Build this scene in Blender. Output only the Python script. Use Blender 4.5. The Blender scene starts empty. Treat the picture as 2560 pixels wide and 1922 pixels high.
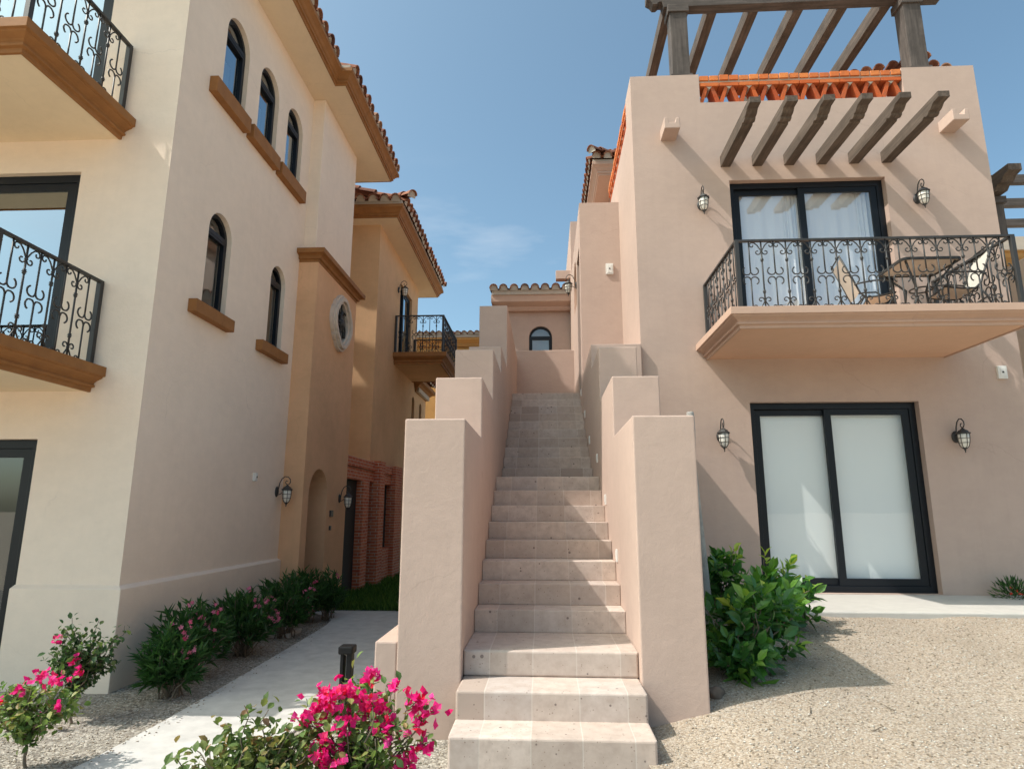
import bpy, bmesh, math, random
import numpy as np
from mathutils import Vector, Matrix
from mathutils.geometry import tessellate_polygon

random.seed(7)
rng = np.random.default_rng(7)
S = bpy.context.scene
COL = S.collection
R = math.radians

# ------------------------------------------------------------------ camera
cam_d = bpy.data.cameras.new('camera')
cam = bpy.data.objects.new('camera', cam_d)
COL.objects.link(cam)
S.camera = cam
cam_d.sensor_width = 36.0
cam_d.lens = 36.0 * 1566.65 / 2560.0
cam_d.clip_start = 0.05
cam_d.clip_end = 3000.0
H = 1.55
_p, _y, _r = R(11.4348), R(3.0336), R(0.1227)
_f = Vector((-math.sin(_y) * math.cos(_p), math.cos(_y) * math.cos(_p), math.sin(_p)))
_rt = Vector((math.cos(_y), math.sin(_y), 0))
_up = _rt.cross(_f)
_r1 = math.cos(_r) * _rt + math.sin(_r) * _up
_u1 = -math.sin(_r) * _rt + math.cos(_r) * _up
cam.matrix_world = Matrix(((_r1.x, _u1.x, -_f.x, 0), (_r1.y, _u1.y, -_f.y, 0), (_r1.z, _u1.z, -_f.z, H), (0, 0, 0, 1)))

# ------------------------------------------------------------------ light
SUN_AZ, SUN_EL = R(18.5), R(51.6)      # from the left, 18.5 degrees in front of the facades
to_sun = Vector((-math.cos(SUN_EL) * math.cos(SUN_AZ), -math.cos(SUN_EL) * math.sin(SUN_AZ), math.sin(SUN_EL)))
sun_d = bpy.data.lights.new('sun', 'SUN')
sun_d.energy = 2.3
sun_d.angle = R(0.55)
sun_d.color = (1.0, 0.95, 0.88)
sun = bpy.data.objects.new('sun', sun_d)
COL.objects.link(sun)
sun.rotation_euler = (-to_sun).to_track_quat('-Z', 'Y').to_euler()

W = bpy.data.worlds.new('World')
S.world = W
W.use_nodes = True
nt = W.node_tree
bg = nt.nodes['Background']
sky = nt.nodes.new('ShaderNodeTexSky')
sky.sky_type = 'NISHITA'
sky.sun_disc = False
sky.sun_elevation = SUN_EL
sky.sun_rotation = math.atan2(to_sun.x, to_sun.y)
sky.air_density = 0.75
sky.dust_density = 3.2
sky.ozone_density = 1.0
bg.inputs['Strength'].default_value = 0.125
# thin high cloud streaks in the sky
tc = nt.nodes.new('ShaderNodeTexCoord')
mp = nt.nodes.new('ShaderNodeMapping')
mp.inputs['Rotation'].default_value = (0.0, R(-28), R(10))
mp.inputs['Scale'].default_value = (2.2, 2.2, 9.0)
ns = nt.nodes.new('ShaderNodeTexNoise')
ns.inputs['Scale'].default_value = 1.6
ns.inputs['Detail'].default_value = 7
ns.inputs['Roughness'].default_value = 0.55
rp = nt.nodes.new('ShaderNodeValToRGB')
rp.color_ramp.elements[0].position = 0.54
rp.color_ramp.elements[1].position = 0.95
rp.color_ramp.elements[1].color = (0.38, 0.38, 0.38, 1)
mx = nt.nodes.new('ShaderNodeMixRGB')
mx.inputs[2].default_value = (5.0, 4.9, 4.9, 1)
L = nt.links.new
L(tc.outputs['Generated'], mp.inputs['Vector'])
L(mp.outputs[0], ns.inputs['Vector'])
L(ns.outputs['Fac'], rp.inputs[0])
sz = nt.nodes.new('ShaderNodeSeparateXYZ')
L(tc.outputs['Generated'], sz.inputs[0])
mr = nt.nodes.new('ShaderNodeMapRange')
mr.interpolation_type = 'SMOOTHSTEP'
for i_, v_ in ((1, 0.54), (2, 0.40), (3, 0.0), (4, 1.0)):
    mr.inputs[i_].default_value = v_
L(sz.outputs[2], mr.inputs[0])
mm_ = nt.nodes.new('ShaderNodeMath')
mm_.operation = 'MULTIPLY'
L(rp.outputs[0], mm_.inputs[0])
L(mr.outputs[0], mm_.inputs[1])
L(mm_.outputs[0], mx.inputs[0])
tint = nt.nodes.new('ShaderNodeMixRGB')
tint.blend_type = 'MULTIPLY'
tint.inputs[0].default_value = 1.0
tint.inputs[2].default_value = (0.90, 1.08, 0.96, 1)
L(sky.outputs[0], tint.inputs[1])
L(tint.outputs[0], mx.inputs[1])
L(mx.outputs[0], bg.inputs['Color'])

S.view_settings.view_transform = 'Standard'
S.view_settings.look = 'None'
S.view_settings.exposure = 1.00
S.view_settings.gamma = 1.0
S.cycles.max_bounces = 8
S.cycles.diffuse_bounces = 5
S.cycles.glossy_bounces = 4
S.cycles.transparent_max_bounces = 10
S.cycles.caustics_reflective = False
S.cycles.caustics_refractive = False
S.cycles.sample_clamp_indirect = 6.0
S.cycles.use_denoising = True

# ------------------------------------------------------------------ materials
def newmat(name):
    m = bpy.data.materials.new(name)
    m.use_nodes = True
    n = m.node_tree
    b = n.nodes['Principled BSDF']
    return m, n, b

def node(n, typ, **kw):
    x = n.nodes.new(typ)
    for k, v in kw.items():
        if k in x.inputs:
            x.inputs[k].default_value = v
        else:
            setattr(x, k, v)
    return x

def coords(n, scale=(1, 1, 1)):
    t = n.nodes.new('ShaderNodeTexCoord')
    m = n.nodes.new('ShaderNodeMapping')
    m.inputs['Scale'].default_value = scale
    n.links.new(t.outputs['Object'], m.inputs['Vector'])
    return m.outputs[0]

def ramp(n, src, stops):
    r = n.nodes.new('ShaderNodeValToRGB')
    e = r.color_ramp.elements
    while len(e) < len(stops):
        e.new(0.5)
    for i, (p, c) in enumerate(stops):
        e[i].position = p
        e[i].color = (*c, 1) if len(c) == 3 else c
    n.links.new(src, r.inputs[0])
    return r.outputs[0]

def noise(n, vec, scale, detail=4, rough=0.55):
    x = node(n, 'ShaderNodeTexNoise', Scale=scale, Detail=detail, Roughness=rough)
    n.links.new(vec, x.inputs['Vector'])
    return x.outputs['Fac']

def mixc(n, fac, a, b, mode='MIX'):
    x = n.nodes.new('ShaderNodeMixRGB')
    x.blend_type = mode
    for i, s in ((0, fac), (1, a), (2, b)):
        if isinstance(s, (int, float)):
            x.inputs[i].default_value = s
        elif isinstance(s, tuple):
            x.inputs[i].default_value = (*s, 1)
        else:
            n.links.new(s, x.inputs[i])
    return x.outputs[0]

def math_n(n, op, a, b=None):
    x = n.nodes.new('ShaderNodeMath')
    x.operation = op
    for i, s in ((0, a), (1, b)):
        if s is None:
            continue
        if isinstance(s, (int, float)):
            x.inputs[i].default_value = s
        else:
            n.links.new(s, x.inputs[i])
    return x.outputs[0]

def bump(n, b, h, strength, dist):
    x = node(n, 'ShaderNodeBump', Strength=strength, Distance=dist)
    n.links.new(h, x.inputs['Height'])
    n.links.new(x.outputs[0], b.inputs['Normal'])
    return x

def sc(c, k):
    return tuple(max(0.0, v * k) for v in c)

def stucco(name, c, var=0.10, bs=0.35, streak=0.0, hair=0.5):
    m, n, b = newmat(name)
    v = coords(n)
    big = noise(n, v, 0.9, 6, 0.6)
    col = ramp(n, big, [(0.3, sc(c, 1 - var)), (0.7, sc(c, 1 + var * 0.7))])
    mid = noise(n, v, 7.0, 5, 0.6)
    col = mixc(n, ramp(n, mid, [(0.35, (0.0,) * 3), (0.7, (0.22,) * 3)]), col, sc(c, 0.86))
    vs = coords(n, (5, 5, 0.25))
    st = noise(n, vs, 2.2, 4, 0.6)
    col = mixc(n, ramp(n, st, [(0.5, (0.0,) * 3), (0.75, (0.12 + streak,) * 3)]), col, sc(c, 0.80))
    # trowel sweeps, patches and hairline cracks
    sw = noise(n, coords(n, (1.3, 1.3, 2.6)), 3.2, 8, 0.72)
    col = mixc(n, ramp(n, sw, [(0.46, (0.0,) * 3), (0.60, (0.20,) * 3)]), col, sc(c, 1.10))
    wob = n.nodes.new('ShaderNodeMixRGB')
    wob.blend_type = 'ADD'
    wob.inputs[0].default_value = 0.35
    nz_ = node(n, 'ShaderNodeTexNoise', Scale=2.5, Detail=5.0)
    n.links.new(v, nz_.inputs['Vector'])
    n.links.new(v, wob.inputs[1])
    n.links.new(nz_.outputs['Color'], wob.inputs[2])
    vc = node(n, 'ShaderNodeTexVoronoi', Scale=0.55)
    vc.feature = 'DISTANCE_TO_EDGE'
    n.links.new(wob.outputs[0], vc.inputs['Vector'])
    crack = math_n(n, 'MULTIPLY', ramp(n, vc.outputs['Distance'], [(0.0, (1.0,) * 3), (0.0035, (0.0,) * 3)]), ramp(n, noise(n, v, 0.8, 2), [(0.5, (0.0,) * 3), (0.6, (1.0,) * 3)]))
    col = mixc(n, math_n(n, 'MULTIPLY', crack, hair * 0.45), col, sc(c, 0.55))
    n.links.new(col, b.inputs['Base Color'])
    b.inputs['Roughness'].default_value = 0.92
    b.inputs['Specular IOR Level'].default_value = 0.2
    h = math_n(n, 'ADD', math_n(n, 'MULTIPLY', noise(n, v, 14, 5, 0.6), 1.0), math_n(n, 'MULTIPLY', noise(n, v, 120, 3, 0.5), 0.35))
    bump(n, b, h, bs, 0.012)
    return m

def plain(name, c, rough=0.6, metal=0.0, spec=0.5, bumps=0.0, bscale=60, var=0.0):
    m, n, b = newmat(name)
    v = coords(n)
    if var:
        col = ramp(n, noise(n, v, 6, 5, 0.6), [(0.3, sc(c, 1 - var)), (0.7, sc(c, 1 + var))])
        n.links.new(col, b.inputs['Base Color'])
    else:
        b.inputs['Base Color'].default_value = (*c, 1)
    b.inputs['Roughness'].default_value = rough
    b.inputs['Metallic'].default_value = metal
    b.inputs['Specular IOR Level'].default_value = spec
    if bumps:
        bump(n, b, noise(n, v, bscale, 4), bumps, 0.006)
    return m

def wood(name, axis, c=(0.10, 0.083, 0.074)):
    m, n, b = newmat(name)
    s = [26, 26, 26]
    s[axis] = 1.6
    v = coords(n, tuple(s))
    g = noise(n, v, 1.0, 6, 0.65)
    v2 = coords(n)
    patch = noise(n, v2, 3.0, 5, 0.6)
    col = ramp(n, g, [(0.3, sc(c, 0.65)), (0.5, c), (0.72, sc(c, 1.5))])
    col = mixc(n, ramp(n, patch, [(0.45, (0,) * 3), (0.7, (0.55,) * 3)]), col, sc(c, 0.42))
    n.links.new(col, b.inputs['Base Color'])
    b.inputs['Roughness'].default_value = 0.8
    b.inputs['Specular IOR Level'].default_value = 0.25
    bump(n, b, g, 0.5, 0.008)
    return m

def rnd_mat(name, stops, rough=0.7, spec=0.3, trans=None, bumps=0.0, bscale=30, dirt=None):
    """colour picked per face group from the 'rnd' attribute"""
    m, n, b = newmat(name)
    a = n.nodes.new('ShaderNodeAttribute')
    a.attribute_name = 'rnd'
    col = ramp(n, a.outputs['Fac'], stops)
    v = coords(n)
    if dirt:
        col = mixc(n, ramp(n, noise(n, v, 9, 5, 0.6), [(0.45, (0,) * 3), (0.7, (0.6,) * 3)]), col, dirt)
    n.links.new(col, b.inputs['Base Color'])
    b.inputs['Roughness'].default_value = rough
    b.inputs['Specular IOR Level'].default_value = spec
    if bumps:
        bump(n, b, noise(n, v, bscale, 4), bumps, 0.006)
    if trans:
        t = n.nodes.new('ShaderNodeBsdfTranslucent')
        hs = mixc(n, 1.0, col, trans, 'MULTIPLY')
        n.links.new(hs, t.inputs['Color'])
        mxs = n.nodes.new('ShaderNodeMixShader')
        mxs.inputs[0].default_value = 0.35
        n.links.new(b.outputs[0], mxs.inputs[1])
        n.links.new(t.outputs[0], mxs.inputs[2])
        n.links.new(mxs.outputs[0], n.nodes['Material Output'].inputs['Surface'])
    return m

def glass(name, refl, tint=(0.75, 0.85, 0.9), rough=0.0, gcol=(0.9, 0.95, 1.0)):
    m, n, b = newmat(name)
    n.nodes.remove(b)
    t = node(n, 'ShaderNodeBsdfTransparent', Color=(*tint, 1))
    g = node(n, 'ShaderNodeBsdfGlossy', Color=(*gcol, 1), Roughness=rough)
    fr = node(n, 'ShaderNodeLayerWeight', Blend=0.5)
    f = math_n(n, 'MINIMUM', math_n(n, 'ADD', math_n(n, 'MULTIPLY', math_n(n, 'POWER', fr.outputs['Facing'], 5.0), 0.8), refl + 0.04), 1.0)
    mxs = n.nodes.new('ShaderNodeMixShader')
    n.links.new(f, mxs.inputs[0])
    n.links.new(t.outputs[0], mxs.inputs[1])
    n.links.new(g.outputs[0], mxs.inputs[2])
    n.links.new(mxs.outputs[0], n.nodes['Material Output'].inputs['Surface'])
    v = coords(n)
    bp = node(n, 'ShaderNodeBump', Strength=0.03, Distance=0.02)
    n.links.new(noise(n, v, 1.5, 2), bp.inputs['Height'])
    n.links.new(bp.outputs[0], g.inputs['Normal'])
    return m

def cantera(name, x0, pitch):
    """stone step tiles: joints run straight up the flight, pores and spots"""
    m, n, b = newmat(name)
    v = coords(n)
    sep = n.nodes.new('ShaderNodeSeparateXYZ')
    n.links.new(v, sep.inputs[0])
    u = math_n(n, 'DIVIDE', math_n(n, 'SUBTRACT', sep.outputs[0], x0), pitch)
    idx = math_n(n, 'FLOOR', u)
    fr = math_n(n, 'SUBTRACT', u, idx)
    oi = n.nodes.new('ShaderNodeObjectInfo')
    wn = n.nodes.new('ShaderNodeTexWhiteNoise')
    wn.noise_dimensions = '2D'
    cb = n.nodes.new('ShaderNodeCombineXYZ')
    n.links.new(idx, cb.inputs[0])
    n.links.new(math_n(n, 'MULTIPLY', oi.outputs['Random'], 91.0), cb.inputs[1])
    n.links.new(cb.outputs[0], wn.inputs['Vector'])
    col = ramp(n, wn.outputs['Value'], [(0.0, (0.42, 0.33, 0.28)), (0.25, (0.61, 0.495, 0.42)), (0.5, (0.48, 0.39, 0.335)), (0.75, (0.64, 0.53, 0.46)), (1.0, (0.50, 0.425, 0.385))])
    mot = noise(n, v, 11, 6, 0.65)
    col = mixc(n, ramp(n, mot, [(0.38, (0,) * 3), (0.72, (0.75,) * 3)]), col, (0.40, 0.31, 0.26))
    # pores
    vo = node(n, 'ShaderNodeTexVoronoi', Scale=17.0)
    vo.inputs['Randomness'].default_value = 1.0
    n.links.new(v, vo.inputs['Vector'])
    wn2 = n.nodes.new('ShaderNodeSeparateColor')
    n.links.new(vo.outputs['Color'], wn2.inputs[0])
    size = math_n(n, 'MULTIPLY', math_n(n, 'POWER', wn2.outputs[0], 4.0), 0.22)
    pore = math_n(n, 'LESS_THAN', vo.outputs['Distance'], size)
    vo2 = node(n, 'ShaderNodeTexVoronoi', Scale=60.0)
    n.links.new(v, vo2.inputs['Vector'])
    s3 = n.nodes.new('ShaderNodeSeparateColor')
    n.links.new(vo2.outputs['Color'], s3.inputs[0])
    p2 = math_n(n, 'LESS_THAN', vo2.outputs['Distance'], math_n(n, 'MULTIPLY', math_n(n, 'POWER', s3.outputs[0], 4.0), 0.3))
    col = mixc(n, math_n(n, 'MULTIPLY', p2, 0.55), col, (0.2, 0.13, 0.10))
    col = mixc(n, math_n(n, 'MULTIPLY', pore, 0.7), col, (0.12, 0.09, 0.085))
    # joints
    edge = math_n(n, 'MINIMUM', fr, math_n(n, 'SUBTRACT', 1.0, fr))
    jt = math_n(n, 'LESS_THAN', edge, 0.012)
    col = mixc(n, math_n(n, 'MULTIPLY', jt, 0.55), col, (0.62, 0.55, 0.49))
    n.links.new(col, b.inputs['Base Color'])
    b.inputs['Roughness'].default_value = 0.85
    b.inputs['Specular IOR Level'].default_value = 0.25
    h = math_n(n, 'SUBTRACT', math_n(n, 'MULTIPLY', noise(n, v, 40, 5), 0.5), math_n(n, 'ADD', pore, math_n(n, 'MULTIPLY', jt, 0.5)))
    bump(n, b, h, 0.35, 0.006)
    return m

def gravel(name, stops, scale=52.0, patch=(0.30, 0.25, 0.19)):
    m, n, b = newmat(name)
    v = coords(n)
    vo = node(n, 'ShaderNodeTexVoronoi', Scale=scale)
    n.links.new(v, vo.inputs['Vector'])
    s = n.nodes.new('ShaderNodeSeparateColor')
    n.links.new(vo.outputs['Color'], s.inputs[0])
    col = ramp(n, s.outputs[0], stops)
    vo2 = node(n, 'ShaderNodeTexVoronoi', Scale=scale * 2.3)
    n.links.new(v, vo2.inputs['Vector'])
    s2 = n.nodes.new('ShaderNodeSeparateColor')
    n.links.new(vo2.outputs['Color'], s2.inputs[0])
    col = mixc(n, 0.35, col, ramp(n, s2.outputs[1], stops))
    col = mixc(n, ramp(n, noise(n, v, 1.3, 6, 0.6), [(0.45, (0,) * 3), (0.75, (0.45,) * 3)]), col, patch)
    gap = ramp(n, vo.outputs['Distance'], [(0.45, (0.0,) * 3), (0.85, (0.7,) * 3)])
    col = mixc(n, gap, col, sc(patch, 0.62))
    n.links.new(col, b.inputs['Base Color'])
    b.inputs['Roughness'].default_value = 0.9
    b.inputs['Specular IOR Level'].default_value = 0.2
    h = math_n(n, 'ADD', math_n(n, 'MULTIPLY', vo.outputs['Distance'], -1.0), math_n(n, 'MULTIPLY', vo2.outputs['Distance'], -0.4))
    bump(n, b, h, 0.7, 0.009)
    return m

def brickmat(name, c1, c2, mortar, axis_u, scale=1.0):
    m, n, b = newmat(name)
    t = n.nodes.new('ShaderNodeTexCoord')
    sep = n.nodes.new('ShaderNodeSeparateXYZ')
    n.links.new(t.outputs['Object'], sep.inputs[0])
    cb = n.nodes.new('ShaderNodeCombineXYZ')
    # the wall's own run: x and y added, so both faces of a pier get courses
    n.links.new(math_n(n, 'ADD', sep.outputs[0], sep.outputs[1]), cb.inputs[0])
    n.links.new(sep.outputs[2], cb.inputs[1])
    bt = n.nodes.new('ShaderNodeTexBrick')
    bt.inputs['Scale'].default_value = scale
    bt.inputs['Color1'].default_value = (*c1, 1)
    bt.inputs['Color2'].default_value = (*c2, 1)
    bt.inputs['Mortar'].default_value = (*mortar, 1)
    bt.inputs['Mortar Size'].default_value = 0.007
    bt.inputs['Brick Width'].default_value = 0.24
    bt.inputs['Row Height'].default_value = 0.068
    n.links.new(cb.outputs[0], bt.inputs['Vector'])
    v = coords(n)
    col = mixc(n, ramp(n, noise(n, v, 14, 5), [(0.4, (0,) * 3), (0.75, (0.5,) * 3)]), bt.outputs['Color'], sc(c1, 0.6))
    n.links.new(col, b.inputs['Base Color'])
    b.inputs['Roughness'].default_value = 0.9
    bump(n, b, bt.outputs['Fac'], -0.6, 0.008)
    return m

CREAM = (0.86, 0.715, 0.585)
M = dict(
    cream=stucco('cream_stucco', CREAM, 0.05),
    soffit=stucco('cream_soffit', (0.80, 0.655, 0.475), 0.04),
    pink=stucco('rose_beige_stucco', (0.51, 0.38, 0.318), 0.07, 0.25, 0.05),
    ochre=stucco('ochre_stucco', (0.66, 0.42, 0.24), 0.14, 0.35, 0.10),
    tower=stucco('tan_stucco', (0.72, 0.43, 0.25), 0.13, 0.3, 0.10),
    trim=plain('ochre_trim', (0.30, 0.132, 0.043), 0.7, 0, 0.3, 0.15, 40, 0.12),
    bouncesoffit=stucco('bounce_tinted_soffit', (0.70, 0.45, 0.315), 0.05, 0.2),  # warmer and lighter than the trim: bounce light from the ground painted in
    pinktrim=stucco('rose_trim', (0.54, 0.365, 0.28), 0.05, 0.2),
    orange=stucco('orange_stucco', (0.60, 0.33, 0.12), 0.08),
    iron=plain('black_iron', (0.045, 0.043, 0.042), 0.5, 0.2, 0.5, 0.1, 90),
    frame=plain('black_aluminium', (0.007, 0.009, 0.013), 0.4, 0.0, 0.3),
    white=plain('white_plastic', (0.72, 0.70, 0.66), 0.5),
    stone=plain('cast_stone', (0.60, 0.51, 0.43), 0.85, 0, 0.2, 0.35, 35, 0.12),
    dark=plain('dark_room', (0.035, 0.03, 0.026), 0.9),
    paleroom=plain('pale_room', (0.35, 0.31, 0.25), 0.9),
    curtain=plain('white_curtain', (0.86, 0.87, 0.88), 0.9, 0, 0.1),
    blind=plain('pale_blind', (0.86, 0.89, 0.88), 0.85, 0, 0.15),
    door=plain('dark_wood_door', (0.05, 0.032, 0.022), 0.6, 0, 0.4, 0.2, 30, 0.3),
    shopglass=glass('door_glass', 0.22, (0.96, 0.97, 0.98)),
    blindglass=glass('clear_door_glass', 0.02, (0.97, 0.98, 0.98)),
    glass=glass('window_glass', 0.10, (0.95, 0.97, 0.98)),
    mirror=glass('reflective_glass', 0.42, (0.5, 0.56, 0.6), 0.0, (0.78, 0.90, 1.0)),
    frosted=plain('lamp_glass', (0.80, 0.76, 0.68), 0.35, 0, 0.5),
    woodx=wood('weathered_wood_x', 0), woody=wood('weathered_wood_y', 1, (0.11, 0.083, 0.066)), woodz=wood('weathered_wood_z', 2),
    tile=rnd_mat('clay_roof_tile', [(0.0, (0.13, 0.058, 0.045)), (0.3, (0.29, 0.115, 0.066)), (0.6, (0.37, 0.17, 0.10)), (0.85, (0.20, 0.085, 0.062)), (1.0, (0.43, 0.25, 0.165))], 0.8, 0.2, None, 0.2, 40, (0.12, 0.05, 0.035)),
    mortar=plain('roof_mortar', (0.50, 0.44, 0.37), 0.9, 0, 0.1, 0.3, 30, 0.12),
    redbrick=brickmat('red_brick', (0.50, 0.105, 0.042), (0.62, 0.18, 0.075), (0.58, 0.42, 0.32), 1),
    parapetbrick=rnd_mat('orange_brick', [(0.0, (0.40, 0.075, 0.026)), (0.5, (0.56, 0.125, 0.036)), (1.0, (0.74, 0.25, 0.075))], 0.8, 0.2, None, 0.3, 50, (0.36, 0.12, 0.06)),
    step=cantera('cantera_stone', -0.414, 0.3135),
    path=plain('concrete_path', (0.52, 0.50, 0.475), 0.9, 0, 0.2, 0.3, 70, 0.12),
    terrace=plain('terrace_concrete', (0.50, 0.47, 0.43), 0.9, 0, 0.2, 0.2, 60, 0.06),
    gravel=gravel('pale_gravel', [(0.0, (0.203, 0.15, 0.102)), (0.2, (0.377, 0.289, 0.213)), (0.5, (0.448, 0.36, 0.276)), (0.8, (0.539, 0.469, 0.397)), (1.0, (0.305, 0.264, 0.227))], 74, (0.339, 0.269, 0.2)),
    greygravel=gravel('grey_gravel', [(0.0, (0.087, 0.078, 0.068)), (0.3, (0.231, 0.204, 0.174)), (0.6, (0.385, 0.345, 0.298)), (0.85, (0.579, 0.539, 0.477)), (1.0, (0.289, 0.236, 0.184))], 44, (0.312, 0.274, 0.227)),
    dirt=plain('dry_earth', (0.50, 0.41, 0.31), 0.95, 0, 0.1, 0.5, 3, 0.2),
    pebble=rnd_mat('pebble_stone', [(0.0, (0.18, 0.14, 0.10)), (0.35, (0.36, 0.29, 0.22)), (0.7, (0.46, 0.40, 0.33)), (1.0, (0.58, 0.55, 0.50))], 0.85),
    rock=plain('brown_rock', (0.16, 0.125, 0.10), 0.9, 0, 0.2, 0.8, 14, 0.35),
    trunk=plain('grey_bark', (0.20, 0.16, 0.12), 0.9, 0, 0.2, 0.7, 45, 0.3),
    deadwood=plain('bleached_wood', (0.36, 0.34, 0.31), 0.85, 0, 0.2, 0.6, 25, 0.25),
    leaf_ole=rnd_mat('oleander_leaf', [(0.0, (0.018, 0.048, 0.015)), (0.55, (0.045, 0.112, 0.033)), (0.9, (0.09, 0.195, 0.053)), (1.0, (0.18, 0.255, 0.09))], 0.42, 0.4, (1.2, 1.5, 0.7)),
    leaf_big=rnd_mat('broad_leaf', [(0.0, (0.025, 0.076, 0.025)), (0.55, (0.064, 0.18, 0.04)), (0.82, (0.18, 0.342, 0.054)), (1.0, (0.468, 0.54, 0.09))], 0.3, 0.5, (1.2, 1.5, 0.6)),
    leaf_bou=rnd_mat('bougainvillea_leaf', [(0.0, (0.045, 0.083, 0.03)), (0.5, (0.128, 0.21, 0.06)), (0.85, (0.255, 0.315, 0.09)), (1.0, (0.39, 0.225, 0.105))], 0.45, 0.4, (1.2, 1.4, 0.7)),
    leaf_dark=rnd_mat('dark_bougainvillea_leaf', [(0.0, (0.022, 0.053, 0.021)), (0.6, (0.06, 0.12, 0.042)), (1.0, (0.165, 0.21, 0.075))], 0.45, 0.4, (1.2, 1.4, 0.7)),
    leaf_dry=rnd_mat('bronze_leaf', [(0.0, (0.05, 0.09, 0.03)), (0.5, (0.11, 0.17, 0.05)), (0.82, (0.22, 0.25, 0.08)), (1.0, (0.36, 0.18, 0.11))], 0.5, 0.3, (1.2, 1.3, 0.8)),
    bract=rnd_mat('magenta_bract', [(0.0, (0.60, 0.008, 0.12)), (0.4, (0.84, 0.018, 0.24)), (0.8, (0.92, 0.08, 0.36)), (1.0, (0.80, 0.02, 0.06))], 0.6, 0.2, (1.1, 0.8, 1.1)),
    pinkfl=rnd_mat('pink_petal', [(0.0, (0.66, 0.16, 0.26)), (0.6, (0.80, 0.30, 0.42)), (1.0, (0.62, 0.07, 0.16))], 0.6, 0.2, (1.0, 0.9, 1.0)),
    redfl=rnd_mat('red_petal', [(0.0, (0.6, 0.02, 0.015)), (1.0, (0.75, 0.06, 0.04))], 0.6),
    grass=rnd_mat('grass_blade', [(0.0, (0.04, 0.10, 0.02)), (0.6, (0.09, 0.19, 0.035)), (1.0, (0.18, 0.26, 0.06))], 0.6, 0.2, (1.2, 1.4, 0.6)),
    lawnsoil=plain('lawn_soil', (0.035, 0.06, 0.018), 0.95),
    sling=plain('tan_sling', (0.55, 0.51, 0.455), 0.8, 0, 0.2, 0.2, 200),
    bollard=plain('bollard_black', (0.006, 0.006, 0.007), 0.5, 0.0, 0.25),
    blue=plain('blue_plastic', (0.03, 0.12, 0.45), 0.5),
)

# ------------------------------------------------------------------ mesh builder
# The houses along the footpath stand on lower ground and are built on a larger
# module than the drawing sizes below: every size times MOD[0], then moved by MOD[1] in z.
MOD = None
LEFT = (1.10, -0.155)
BACK = (1.21, -0.3255)

def modp(p):
    if MOD is None:
        return tuple(p)
    return (p[0] * MOD[0], p[1] * MOD[0], p[2] * MOD[0] + MOD[1])

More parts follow.
